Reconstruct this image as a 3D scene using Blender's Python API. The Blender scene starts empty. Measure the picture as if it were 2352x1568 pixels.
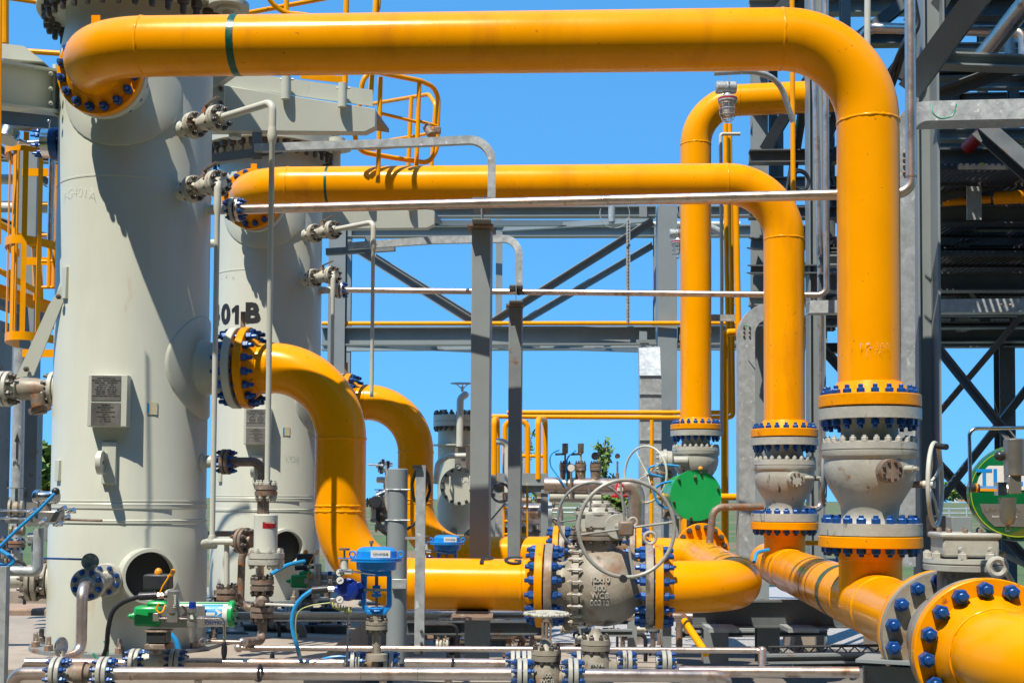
import bpy, bmesh, math, random
from mathutils import Vector, Matrix
random.seed(7)
R_ = math.radians
SC = bpy.context.scene
# ---------------------------------------------------------------- camera
F = 2835.0; CX = 1176.0; CY = 1031.0; CZ = 1.5
PITCH = R_(2.3); ROLL = 0.006
cam = bpy.data.cameras.new('camera'); camo = bpy.data.objects.new('camera', cam)
SC.collection.objects.link(camo); SC.camera = camo
cam.sensor_width = 36.0; cam.lens = 36.0*F/2352.0; cam.shift_y = (CY-784.0)/2352.0
cam.clip_start = 0.05; cam.clip_end = 5000.0
CM = Matrix.Rotation(math.pi/2+PITCH, 4, 'X') @ Matrix.Rotation(ROLL, 4, 'Z')
camo.matrix_world = Matrix.Translation((0, 0, CZ)) @ CM
CM3 = CM.to_3x3()
SC.render.resolution_x = 1024; SC.render.resolution_y = 682
# ---------------------------------------------------------------- sky, sun, exposure
SUN = Vector((0.56, 1.0, -2.02)).normalized()          # direction the light travels
w = bpy.data.worlds.new('World'); SC.world = w; w.use_nodes = True
nt = w.node_tree; bg = nt.nodes['Background']
sky = nt.nodes.new('ShaderNodeTexSky'); sky.sky_type = 'NISHITA'; sky.sun_disc = False
sky.sun_elevation = math.asin(-SUN.z); sky.sun_rotation = math.atan2(-SUN.x, -SUN.y)
sky.altitude = 600; sky.air_density = 1.0; sky.dust_density = 0.0; sky.ozone_density = 4.0
hs = nt.nodes.new('ShaderNodeHueSaturation'); hs.inputs['Saturation'].default_value = 1.22
hs.inputs['Hue'].default_value = 0.487; hs.inputs['Value'].default_value = 2.0
sv = nt.nodes.new('ShaderNodeTexCoord'); va = nt.nodes.new('ShaderNodeVectorMath'); va.operation = 'ADD'; va.inputs[1].default_value = (0, 0, .38); vn = nt.nodes.new('ShaderNodeVectorMath'); vn.operation = 'NORMALIZE'
nt.links.new(sv.outputs['Generated'], va.inputs[0]); nt.links.new(va.outputs[0], vn.inputs[0]); nt.links.new(vn.outputs[0], sky.inputs['Vector'])
nt.links.new(sky.outputs[0], hs.inputs['Color']); nt.links.new(hs.outputs[0], bg.inputs[0]); bg.inputs[1].default_value = 0.135
sl = bpy.data.lights.new('sun', 'SUN'); sl.energy = 5.0; sl.angle = R_(0.5); sl.color = (1.0, 0.91, 0.78)
so = bpy.data.objects.new('sun', sl); SC.collection.objects.link(so)
so.rotation_euler = SUN.to_track_quat('-Z', 'Y').to_euler()
SC.view_settings.view_transform = 'Standard'; SC.view_settings.look = 'None'
SC.view_settings.exposure = 0.32; SC.view_settings.gamma = 1.0; SC.view_settings.use_curve_mapping = False
# ---------------------------------------------------------------- placing by sight line
def P(px, py, D):
    r = CM3 @ Vector(((px-CX)/F, (CY-py)/F, -1.0))
    return Vector((0, 0, CZ)) + r*(D/r.y)
def VP(px, py0, py1, D):                                # a true vertical through the first pixel
    a = P(px, py0, D); b = P(px, py1, D); return a, Vector((a.x, a.y, b.z))
def px_m(D): return D/F
PX = Vector((math.cos(.093), -math.sin(.093), 0)); PY = Vector((math.sin(.093), math.cos(.093), 0)); ZZ = Vector((0, 0, 1))
# ---------------------------------------------------------------- materials
MATS = {}
def pm(name, c, r=.5, m=0.0, var=.12, nz=6.0, bump=.04, bs=60.0, spot=None, spot2=None, coat=0.0, streak=None, rv=.1):
    if name in MATS: return MATS[name]
    mt = bpy.data.materials.new(name); mt.use_nodes = True; t = mt.node_tree; N = t.nodes; L = t.links
    b = N['Principled BSDF']; b.inputs['Roughness'].default_value = r; b.inputs['Metallic'].default_value = m
    if coat: b.inputs['Coat Weight'].default_value = coat; b.inputs['Coat Roughness'].default_value = .12
    tc = N.new('ShaderNodeTexCoord'); co = tc.outputs['Object']
    n1 = N.new('ShaderNodeTexNoise'); n1.inputs['Scale'].default_value = nz; n1.inputs['Detail'].default_value = 5; n1.inputs['Roughness'].default_value = .65
    L.new(co, n1.inputs['Vector'])
    cr = N.new('ShaderNodeValToRGB'); L.new(n1.outputs['Fac'], cr.inputs['Fac'])
    cr.color_ramp.elements[0].position = .3; cr.color_ramp.elements[1].position = .7
    cr.color_ramp.elements[0].color = tuple(x*(1-var) for x in c)+(1,); cr.color_ramp.elements[1].color = tuple(min(1, x*(1+var*.6)) for x in c)+(1,)
    col = cr.outputs['Color']
    rr = N.new('ShaderNodeMapRange'); L.new(n1.outputs['Fac'], rr.inputs['Value']); rr.inputs['From Min'].default_value = .3; rr.inputs['From Max'].default_value = .7
    rr.inputs['To Min'].default_value = max(0.02, r-rv); rr.inputs['To Max'].default_value = min(1, r+rv); L.new(rr.outputs[0], b.inputs['Roughness'])
    for k, sp in enumerate((spot, spot2)):
        if not sp: continue
        sc, sscale, th, soft = sp[:4]; zst = sp[4] if len(sp) > 4 else 1.0
        mp = N.new('ShaderNodeMapping'); L.new(co, mp.inputs['Vector']); mp.inputs['Scale'].default_value = (1, 1, zst); mp.inputs['Location'].default_value = (k*3.7, 1.3*k, 0)
        n2 = N.new('ShaderNodeTexNoise'); n2.inputs['Scale'].default_value = sscale; n2.inputs['Detail'].default_value = 6; n2.inputs['Roughness'].default_value = .6
        L.new(mp.outputs[0], n2.inputs['Vector'])
        mr = N.new('ShaderNodeMapRange'); L.new(n2.outputs['Fac'], mr.inputs['Value']); mr.inputs['From Min'].default_value = th; mr.inputs['From Max'].default_value = th+soft
        mx = N.new('ShaderNodeMix'); mx.data_type = 'RGBA'; L.new(mr.outputs[0], mx.inputs['Factor']); L.new(col, mx.inputs['A']); mx.inputs['B'].default_value = tuple(sc)+(1,)
        col = mx.outputs['Result']
    L.new(col, b.inputs['Base Color'])
    if bump:
        n3 = N.new('ShaderNodeTexNoise'); n3.inputs['Scale'].default_value = bs; n3.inputs['Detail'].default_value = 3; L.new(co, n3.inputs['Vector'])
        ad = N.new('ShaderNodeMath'); ad.operation = 'ADD'; L.new(n3.outputs['Fac'], ad.inputs[0]); L.new(n1.outputs['Fac'], ad.inputs[1])
        bp = N.new('ShaderNodeBump'); bp.inputs['Strength'].default_value = min(1, bump*6); bp.inputs['Distance'].default_value = .0025; L.new(ad.outputs[0], bp.inputs['Height']); L.new(bp.outputs[0], b.inputs['Normal'])
    MATS[name] = mt; return mt
YEL = pm('yellow_pipe_paint', (.95, .355, .0), .23, var=.07, nz=2.2, bump=.015, bs=35, spot=((.42, .11, .02), 30, .685, .02), spot2=((.66, .215, .006), 4.0, .54, .28, .22), coat=.0, rv=.06)
YFL = pm('yellow_flange_paint', (.86, .31, .0), .38, var=.12, nz=9, bump=.05, bs=50, spot=((.36, .09, .02), 14, .62, .06), rv=.1)
YRL = pm('yellow_rail_paint', (.92, .36, .0), .38, var=.08, nz=7, bump=.02, spot=((.4, .12, .02), 40, .7, .03))
VES = pm('pale_green_grey_paint', (.53, .55, .465), .36, var=.05, nz=1.6, bump=.02, bs=22, spot=((.45, .31, .17), 4.5, .66, .1, .3), spot2=((.46, .465, .395), 2.2, .5, .3, .15), rv=.08)
VSM = pm('pale_grey_small_pipe_paint', (.56, .565, .49), .36, var=.07, nz=9, bump=.02, spot=((.34, .22, .12), 26, .69, .04))
VFL = pm('weathered_pale_paint', (.50, .49, .41), .45, var=.16, nz=12, bump=.07, spot=((.20, .115, .06), 13, .57, .1), spot2=((.1, .08, .06), 30, .62, .08))
CST = pm('cast_valve_grey_paint', (.42, .415, .36), .42, var=.14, nz=7, bump=.12, bs=28, spot=((.25, .16, .09), 8, .63, .09), spot2=((.08, .065, .05), 11, .62, .06, .3))
CSD = pm('dirty_cast_valve_paint', (.31, .28, .22), .5, var=.2, nz=6, bump=.16, bs=24, spot=((.24, .14, .08), 5, .52, .14), spot2=((.07, .055, .045), 9, .57, .1, .4))
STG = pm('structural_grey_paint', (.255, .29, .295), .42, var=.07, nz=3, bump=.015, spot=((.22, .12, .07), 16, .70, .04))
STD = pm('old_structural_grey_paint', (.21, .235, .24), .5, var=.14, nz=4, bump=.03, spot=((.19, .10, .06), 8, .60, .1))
GAL = pm('galvanised_steel', (.44, .47, .47), .45, .3, var=.22, nz=18, bump=.02, spot=((.68, .70, .70), 22, .62, .05), rv=.12)
INX = pm('stainless_pipe', (.68, .555, .47), .34, .85, var=.2, nz=6, bump=.03, spot=((.30, .19, .13), 6, .55, .14), rv=.1)
INB = pm('polished_stainless', (.72, .70, .67), .22, 1.0, var=.1, nz=20, bump=.01)
TWD = pm('tower_shade_paint', (.105, .12, .125), .45, var=.2, nz=4, bump=.03, spot=((.12, .07, .04), 8, .60, .1))  # structural grey darkened, the tower's shade put into the colour
TWG = pm('shade_dark_grating', (.05, .05, .05), .6, var=.3, nz=8)  # near black, shade among the tower decks put into the grating colour
WHL = pm('worn_wheel_paint', (.33, .33, .29), .4, var=.2, nz=14, spot=((.2, .12, .07), 20, .6, .1))
BRN = pm('rust_brown_steel', (.26, .20, .155), .55, .3, var=.3, nz=14, bump=.1, spot=((.34, .14, .05), 20, .56, .08), spot2=((.5, .46, .4), 16, .60, .08))
BLU = pm('blue_coated_bolt', (.010, .085, .33), .36, .25, var=.45, nz=30, bump=.05, spot=((.03, .035, .045), 45, .54, .12), spot2=((.16, .2, .25), 70, .66, .05))
DBL = pm('dark_steel_bolt', (.13, .115, .10), .5, .5, var=.3, nz=30, bump=.05, spot=((.28, .13, .06), 30, .6, .1))
PBL = pm('pale_painted_bolt', (.47, .46, .40), .45, 0, var=.2, nz=30, bump=.04, spot=((.3, .16, .08), 30, .6, .1))
BLK = pm('black_rubber', (.018, .018, .02), .45, var=.2, nz=20)
BLP = pm('black_plastic', (.03, .033, .037), .4, var=.15, nz=14)
GRN = pm('green_actuator_paint', (.008, .36, .085), .34, var=.08, nz=5, bump=.02, coat=.2)
GRT = pm('green_tape', (.012, .10, .055), .3, var=.3, nz=20)
CYB = pm('azure_actuator_paint', (.010, .25, .70), .3, var=.08, nz=8, bump=.02, coat=.3)
NVY = pm('navy_housing_paint', (.006, .03, .24), .28, var=.1, nz=10, coat=.3)
CYC = pm('bright_blue_cable', (.02, .30, .66), .4, var=.12, nz=15)
REDM = pm('red_paint', (.42, .012, .02), .35, var=.1, nz=10)
WHT = pm('white_plate', (.72, .71, .66), .35, var=.05, nz=10)
PLT = pm('engraved_metal_plate', (.42, .40, .36), .34, .7, var=.12, nz=8, bump=.01)
PLD = pm('dull_metal_plate', (.33, .31, .275), .38, .7, var=.16, nz=6, bump=.01)
INK = pm('black_lettering', (.02, .02, .022), .5, var=.1)
CHK = pm('white_chalk', (.80, .79, .74), .8, var=.1)
CON = pm('concrete', (.36, .31, .25), .85, var=.16, nz=3, bump=.12, bs=30, spot=((.22, .18, .14), 3.5, .56, .2))
CNR = pm('reddish_concrete', (.38, .26, .19), .85, var=.16, nz=4, bump=.12, bs=30, spot=((.2, .14, .1), 5, .58, .2))
WDY = pm('timber', (.33, .23, .15), .8, var=.25, nz=5, bump=.1)
RED_DOT = REDM
GLS = pm('gauge_glass', (.62, .62, .60), .1, var=.03)
ORG = pm('orange_lens', (.85, .30, .01), .25, var=.05)
# ---------------------------------------------------------------- mesh builder
OFF = Vector((0, 0, 0))                                   # whole-unit offset for the second filter train
class MB:
    def __init__(s): s.v = []; s.f = []
    def ring(s, vs): i = len(s.v); s.v += [Vector(p) for p in vs]; return list(range(i, i+len(vs)))
    def loft(s, rings, cap=True, closed=False):
        n = len(rings[0])
        pr = list(zip(rings, rings[1:])) + ([(rings[-1], rings[0])] if closed else [])
        for a, b in pr:
            for k in range(n): s.f.append((a[k], a[(k+1) % n], b[(k+1) % n], b[k]))
        if cap and not closed: s.f.append(tuple(reversed(rings[0]))); s.f.append(tuple(rings[-1]))
    def lathe(s, o, d, prof, n=40, cap=True, ph=0.0):
        x, y, d = frame(d); o = Vector(o); rs = []
        for t, r in prof:
            r = max(r, 1e-4)
            rs.append(s.ring([o+d*t+(x*math.cos(ph+2*math.pi*k/n)+y*math.sin(ph+2*math.pi*k/n))*r for k in range(n)]))
        s.loft(rs, cap); return s
    def cyl(s, a, b, r, r2=None, n=20, cap=True):
        a = Vector(a); b = Vector(b); return s.lathe(a, b-a, [(0, r), ((b-a).length, r if r2 is None else r2)], n, cap)
    def box(s, c, sx, sy, sz, ax=None):
        X, Y, Z = ax if ax else (Vector((1, 0, 0)), Vector((0, 1, 0)), ZZ)
        c = Vector(c); rr = []
        for k in (-.5, .5): rr.append(s.ring([c+X*(i*sx)+Y*(j*sy)+Z*(k*sz) for i, j in ((-.5, -.5), (.5, -.5), (.5, .5), (-.5, .5))]))
        s.loft(rr); return s
    def tube(s, pts, r, n=14, bend=0.0, cap=True, seg=8):
        pts = [Vector(p) for p in pts]; path = fillet(pts, bend, seg) if bend else pts
        rad = r if isinstance(r, (list, tuple)) else [r]*len(path)
        if len(rad) != len(path): rad = [rad[0]]*len(path)
        tg = []
        for i in range(len(path)):
            a = path[max(i-1, 0)]; b = path[min(i+1, len(path)-1)]; tg.append((b-a).normalized())
        x, y, _ = frame(tg[0]); rs = []
        for i, p in enumerate(path):
            if i:
                q = tg[i-1].rotation_difference(tg[i]); x = q @ x; y = q @ y
                x = (x-tg[i]*x.dot(tg[i])).normalized(); y = tg[i].cross(x)
            k = 1.0
            rs.append(s.ring([p+(x*math.cos(2*math.pi*j/n)+y*math.sin(2*math.pi*j/n))*rad[i] for j in range(n)]))
        s.loft(rs, cap); return s
    def torus(s, c, nr, R, r, n=48, m=10, a0=0, a1=2*math.pi):
        x, y, d = frame(nr); c = Vector(c); rs = []; full = abs(a1-a0-2*math.pi) < 1e-4
        for i in range(n if full else n+1):
            a = a0+(a1-a0)*i/n; e = x*math.cos(a)+y*math.sin(a)
            rs.append(s.ring([c+e*R+(e*math.cos(2*math.pi*j/m)+d*math.sin(2*math.pi*j/m))*r for j in range(m)]))
        s.loft(rs, cap=not full, closed=full); return s
    def ext(s, a, b, prof, up=ZZ, wx=None):
        a = Vector(a); b = Vector(b); d = (b-a).normalized(); up = Vector(up)
        y = (up-d*up.dot(d)); y = y.normalized() if y.length > 1e-4 else frame(d)[1]; x = d.cross(y)
        s.loft([s.ring([q+x*i+y*j for i, j in prof]) for q in (a, b)]); return s
    def sph(s, c, r, n=18, m=10, sc=(1, 1, 1)):
        c = Vector(c); rs = []
        for i in range(m+1):
            t = -math.pi/2+math.pi*i/m
            rs.append(s.ring([c+Vector((max(math.cos(t), 1e-3)*math.cos(2*math.pi*k/n)*r*sc[0], max(math.cos(t), 1e-3)*math.sin(2*math.pi*k/n)*r*sc[1], math.sin(t)*r*sc[2])) for k in range(n)]))
        s.loft(rs); return s
    def prism(s, pts, d):                                  # polygon of 3-D points pushed along d
        d = Vector(d); s.loft([s.ring(pts), s.ring([Vector(p)+d for p in pts])]); return s
def frame(d):
    d = Vector(d).normalized(); u = ZZ if abs(d.z) < .95 else Vector((1, 0, 0))
    x = u.cross(d).normalized(); return x, d.cross(x), d
def fillet(pts, bend, seg):
    out = [pts[0]]
    for i in range(1, len(pts)-1):
        p = pts[i]; a = (pts[i-1]-p); b = (pts[i+1]-p); la, lb = a.length, b.length; a.normalize(); b.normalize()
        ang = a.angle(b)
        if ang > math.pi-.02: out.append(p); continue
        t = min(bend/math.tan(ang/2), la*.499 if i > 1 else la*.98, lb*.499 if i < len(pts)-2 else lb*.98); rad = t*math.tan(ang/2)
        c = p+(a+b).normalized()*(rad/math.sin(ang/2)); s0 = p+a*t-c; s1 = p+b*t-c; q = s0.rotation_difference(s1)
        k = max(2, int(seg*(math.pi-ang)/(math.pi/2)+.5))
        from mathutils import Quaternion
        for j in range(k+1): out.append(c+Quaternion((1, 0, 0, 0)).slerp(q, j/k) @ s0)
    out.append(pts[-1]); return out
def Ip(w, h, t=.009, f=.012): return [(-w/2, -h/2), (w/2, -h/2), (w/2, -h/2+f), (t/2, -h/2+f), (t/2, h/2-f), (w/2, h/2-f), (w/2, h/2), (-w/2, h/2), (-w/2, h/2-f), (-t/2, h/2-f), (-t/2, -h/2+f), (-w/2, -h/2+f)]
def Lp(w, h, t=.008): return [(-w/2, -h/2), (w/2, -h/2), (w/2, -h/2+t), (-w/2+t, -h/2+t), (-w/2+t, h/2), (-w/2, h/2)]
def Cp(w, h, t=.008): return [(-w/2, -h/2), (w/2, -h/2), (w/2, -h/2+t), (-w/2+t, -h/2+t), (-w/2+t, h/2-t), (w/2, h/2-t), (w/2, h/2), (-w/2, h/2)]
def Bp(w, h): return [(-w/2, -h/2), (w/2, -h/2), (w/2, h/2), (-w/2, h/2)]
# ---------------------------------------------------------------- objects
def link(o): SC.collection.objects.link(o); return o
def meta(o, label=None, cat=None, group=None, kind=None):
    if label: o['label'] = label
    if cat: o['category'] = cat
    if group: o['group'] = group
    if kind: o['kind'] = kind
    return o
def T(name, label, cat, at=(0, 0, 0), group=None):
    o = link(bpy.data.objects.new(name, None)); o.empty_display_size = .1; o.location = Vector(at)+OFF
    return meta(o, label, cat, group)
def mesh(name, mb, mat, sharp=35, off=None, free=False):
    me = bpy.data.meshes.new(name); o_ = OFF if off is None else off
    me.from_pydata([v+o_ for v in mb.v], [], mb.f); me.validate()
    bm = bmesh.new(); bm.from_mesh(me); bmesh.ops.recalc_face_normals(bm, faces=bm.faces); bm.to_mesh(me); bm.free()
    me.materials.append(mat)
    if sharp is not None:
        me.polygons.foreach_set('use_smooth', [True]*len(me.polygons)); me.set_sharp_from_angle(angle=R_(sharp))
    return me
def O(name, mb, mat, par, sharp=35, bev=0, label=None):
    o = link(bpy.data.objects.new(name, mesh(name, mb, mat, sharp))); o.parent = par
    if par.type == 'EMPTY': o.matrix_parent_inverse = Matrix.Translation(-par.location)
    if bev:
        m = o.modifiers.new('edge', 'BEVEL'); m.width = bev; m.segments = 2; m.limit_method = 'ANGLE'; m.angle_limit = R_(50)
    if label: o['label'] = label
    return o
def S(name, mb, mat, label, cat, group=None, sharp=35, bev=0, kind=None):     # a thing that is one mesh, origin at its base
    vs = mb.v; c = Vector(((min(v.x for v in vs)+max(v.x for v in vs))/2, (min(v.y for v in vs)+max(v.y for v in vs))/2, min(v.z for v in vs)))
    o = link(bpy.data.objects.new(name, mesh(name, mb, mat, sharp, off=-c))); o.location = c+OFF
    if bev:
        m = o.modifiers.new('edge', 'BEVEL'); m.width = bev; m.segments = 2; m.limit_method = 'ANGLE'; m.angle_limit = R_(50)
    return meta(o, label, cat, group, kind)
BOLT = {}
def bolt_mesh(s, g, stick, mat, two):
    k = (round(s, 4), round(g, 4), round(stick, 4), mat.name, two)
    if k not in BOLT:
        m = MB(); r = s/math.sqrt(3); h = s*.75
        for sg in ((1, -1) if two else (1,)):
            m.lathe((0, 0, sg*g), (0, 0, sg), [(0, r), (h*.86, r), (h, r*.86)], 6)
            m.lathe((0, 0, sg*(g+h)), (0, 0, sg), [(0, s*.32), (stick*.8, s*.32), (stick, s*.25)], 8)
        if two: m.lathe((0, 0, -g), (0, 0, 1), [(0, s*.3), (2*g, s*.3)], 8)
        BOLT[k] = mesh('stud_bolt', m, mat, 30, off=Vector())
    return BOLT[k]
def bolts(par, c, ax, R, n, s, g, mat, stick=None, two=True, ph=None, keep=None, name='stud_bolt'):
    x, y, d = frame(ax); me = bolt_mesh(s, g, s*.55 if stick is None else stick, mat, two); c = Vector(c)
    ph = math.pi/n if ph is None else ph
    for k in range(n):
        a = ph+2*math.pi*k/n; p = c+(x*math.cos(a)+y*math.sin(a))*R
        if keep and not keep(p): continue
        q = random.random()
        e = (x*math.cos(q)+y*math.sin(q)); f = d.cross(e)
        M = Matrix((e, f, d)).transposed().to_4x4(); M.translation = p+OFF
        o = link(bpy.data.objects.new(name, me)); o.parent = par
        if par.type == 'EMPTY': o.matrix_parent_inverse = Matrix.Translation(-par.location)
        o.matrix_basis = M
def disc(par, c, ax, R, t, mat, hub=None, hl=0.0, name='flange', n=48, bore=None):
    m = MB(); b = min(t*.12, .004); ax = Vector(ax).normalized()
    m.lathe(c, ax, [(0, R-b), (b, R), (t-b, R), (t, R-b)] + ([(t, hub*1.28), (t+hl*.25, hub*1.2), (t+hl, hub)] if hub else []), n)
    return O(name, m, mat, par)
def big_pair(pa, pb, c, ax, R=.262, t=.05, gap=.008, ma=YFL, mb_=CST, hub=.165, hl=.06, n=16, s=.046, bolt=BLU, hb=True, bc=.865, stick=None, keep=None):
    """two mating flanges at c; ax points to the pb side"""
    ax = Vector(ax).normalized(); c = Vector(c)
    fa = disc(pa, c-ax*gap/2, -ax, R, t, ma, hub, hl)
    fb = disc(pb, c+ax*gap/2, ax, R, t, mb_, hub if hb else None, hl)
    bolts(fa, c, ax, R*bc, n, s, t+gap/2, bolt, stick, keep=keep)
    g = MB().cyl(c-ax*gap/2, c+ax*gap/2, R*.72, n=32); O('gasket', g, BLP, fa)
    return fa, fb
def small_pair(pa, pb, c, ax, R=.0825, t=.022, gap=.005, ma=VFL, mb_=VFL, hub=.032, hl=.03, n=8, s=.026, bolt=DBL):
    return big_pair(pa, pb, c, ax, R, t, gap, ma, mb_, hub, hl, n, s, bolt, True, .77)
def text(txt, size, loc, right, up, mat, par, name='lettering', bold=0.0, ext=.0006, align='CENTER'):
    cu = bpy.data.curves.new(name, 'FONT'); cu.body = txt; cu.size = size; cu.extrude = ext; cu.offset = bold; cu.align_x = align; cu.align_y = 'CENTER'; cu.resolution_u = 3
    to = bpy.data.objects.new('tmp', cu); link(to); dg = bpy.context.evaluated_depsgraph_get(); me = bpy.data.meshes.new_from_object(to.evaluated_get(dg))
    bpy.data.objects.remove(to); me.name = name
    r = Vector(right).normalized(); u = Vector(up); u = (u-r*u.dot(r)).normalized(); nn = r.cross(u)
    M = Matrix((r, u, nn)).transposed().to_4x4(); M.translation = Vector(loc)+OFF
    me.transform(M); me.materials.clear(); me.materials.append(mat)
    o = link(bpy.data.objects.new(name, me)); o.parent = par
    if par.type == 'EMPTY': o.matrix_parent_inverse = Matrix.Translation(-par.location)
    return o
def weld(par, c, ax, r, name='weld_bead', mat=YEL, wd=.008):
    m = MB(); x, y, d = frame(ax); rs = []; n = 56; random.seed(int(abs(c[0]*997+c[2]*331)) % 1000)
    for i in range(n):
        a = 2*math.pi*i/n; e = x*math.cos(a)+y*math.sin(a); q = wd*(1+random.uniform(-.3, .3)); j = random.uniform(-.25, .25)*wd
        rs.append(m.ring([Vector(c)+e*(r-.001+math.sin(b)*q*.62)+d*(math.cos(b)*q+j) for b in (0, .8, 1.57, 2.34, 3.14)]))
    m.loft(rs, closed=True); return O(name, m, mat, par, 60)
def band(par, c, ax, r, wd, mat, name='marking_band', a0=None):
    return O(name, MB().lathe(Vector(c)-Vector(ax).normalized()*wd/2, ax, [(0, r), (wd, r)], 48, cap=False), mat, par)
def eye(mb_, c, R, r, nr): mb_.torus(c, nr, R, r, 20, 8)
def hit(px, py, ax, R):                                   # sight line meets a vertical cylinder (nearest point) and its outward normal
    o = Vector((0, 0, CZ)); r = (P(px, py, 8)-o); a = r.x**2+r.y**2; b = 2*(r.x*(o.x-ax[0])+r.y*(o.y-ax[1])); c = (o.x-ax[0])**2+(o.y-ax[1])**2-R*R
    t = (-b-math.sqrt(max(0, b*b-4*a*c)))/(2*a); p = o+r*t; return p, Vector((p.x-ax[0], p.y-ax[1], 0)).normalized()
for _m, _s in ((YEL, .33), (YFL, .25), (YRL, .3), (VES, .3), (STG, .3), (STD, .25), (VSM, .3)): _m.node_tree.nodes['Principled BSDF'].inputs['Specular IOR Level'].default_value = _s

for _m in (YEL, YFL, YRL): _m.node_tree.nodes['Principled BSDF'].inputs['Specular Tint'].default_value = (1, .82, .48, 1)
# ================================================================= SETTING
gz = 0.0
g = MB(); g.f.append(tuple(g.ring([(-600, -60, gz), (600, -60, gz), (600, 2500, gz), (-600, 2500, gz)])))
GND = pm('yard_concrete', (.13, .115, .095), .9, var=.2, nz=.8, bump=.1, bs=20, spot=((.20, .17, .14), 1.2, .52, .15))
GRS = pm('grass_ground', (.085, .13, .03), .95, var=.35, nz=.6, bump=.2, bs=8, spot=((.20, .13, .07), .12, .5, .1))
GRV = pm('gravel_bed', (.42, .41, .40), .9, var=.35, nz=40, bump=.5, bs=60, spot=((.12, .12, .12), 60, .55, .06))
S('ground', g, GRS, None, None, kind='structure')
def slab(name, x0, x1, y0, y1, z0, z1, mat, **k):
    return S(name, MB().box(((x0+x1)/2, (y0+y1)/2, (z0+z1)/2), x1-x0, y1-y0, z1-z0), mat, None, None, kind='structure', **k)
slab('yard_pavement', -9, 9, 3, 20.5, -.2, .012, GND)
slab('gravel_area', -3, 12, 12.2, 21, -.1, .05, GRV)
# ================================================================= FILTER TRAINS
AX = P(308, 600, 8.0); AX = (AX.x, AX.y); VR = .482
UZ_IN = P(562, 845, 7.93).z; UZ_LO = P(1100, 1343, 7.72).z
def onX(L, z): return Vector((AX[0], AX[1], z))+PX*L
def pad(cz, az, rad, t, R=VR):                            # round reinforcing plate bent on the shell
    m = MB(); n = 40; e = Vector((math.sin(az), -math.cos(az), 0)); s_ = Vector((math.cos(az), math.sin(az), 0)); rs = []
    for rho, tt in ((rad, -.01), (rad, t*.7), (rad-.006, t), (rad*.6, t), (rad*.2, t)):
        q = []
        for k in range(n):
            u = rho*math.cos(2*math.pi*k/n); v = rho*math.sin(2*math.pi*k/n)
            u = max(-R*.99, min(R*.99, u)); q.append(Vector((AX[0], AX[1], cz+v))+s_*u+e*(math.sqrt((R+tt)**2-u*u)))
        rs.append(m.ring(q))
    m.loft(rs, cap=False); return m
def handwheel(par, c, nr, R, r, hub, mat=VSM, spokes=4, ph=.1, dish=.06, name='handwheel'):
    m = MB(); x, y, d = frame(nr); c = Vector(c); m.torus(c+d*dish, nr, R, r, 48, 10)
    for k in range(spokes):
        a = ph+2*math.pi*k/spokes; e = x*math.cos(a)+y*math.sin(a); m.tube([c+e*hub*.6, c+e*R*.5+d*dish*.75, c+e*R+d*dish], r*.62, 8)
    m.cyl(c-d*.03, c+d*.03, hub, n=16); return O(name, m, mat, par)
def ball_valve(tag_l, c0, d, d1, d2, label, R=.0825):
    """small bolted ball valve on a nozzle, axis d from c0"""
    t = T('ball_valve', label, 'valve', c0+d*(d1+.1), 'small ball valves on the filter vessels'); b = MB()
    b.lathe(c0+d*(d1+.03), d, [(0, .036), (.03, .04), ((d2-d1)*.5-.03, .055), ((d2-d1)*.5, .05), (d2-d1-.06, .036)], 24)
    O('valve_body', b, VFL, t)
    up = (ZZ-d*d.dot(ZZ)).normalized(); mid = c0+d*((d1+d2)/2-.01)
    s = MB().cyl(mid, mid+up*.095, .016, n=12).cyl(mid+up*.05, mid+up*.075, .026, n=6); O('stem', s, BRN, t)
    O('lever', MB().ext(mid+up*.098-d*.01, mid+up*.112+d*.17+Vector((-.02, -.05, 0)), Bp(.02, .006)), BRN, t)
    return t
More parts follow.
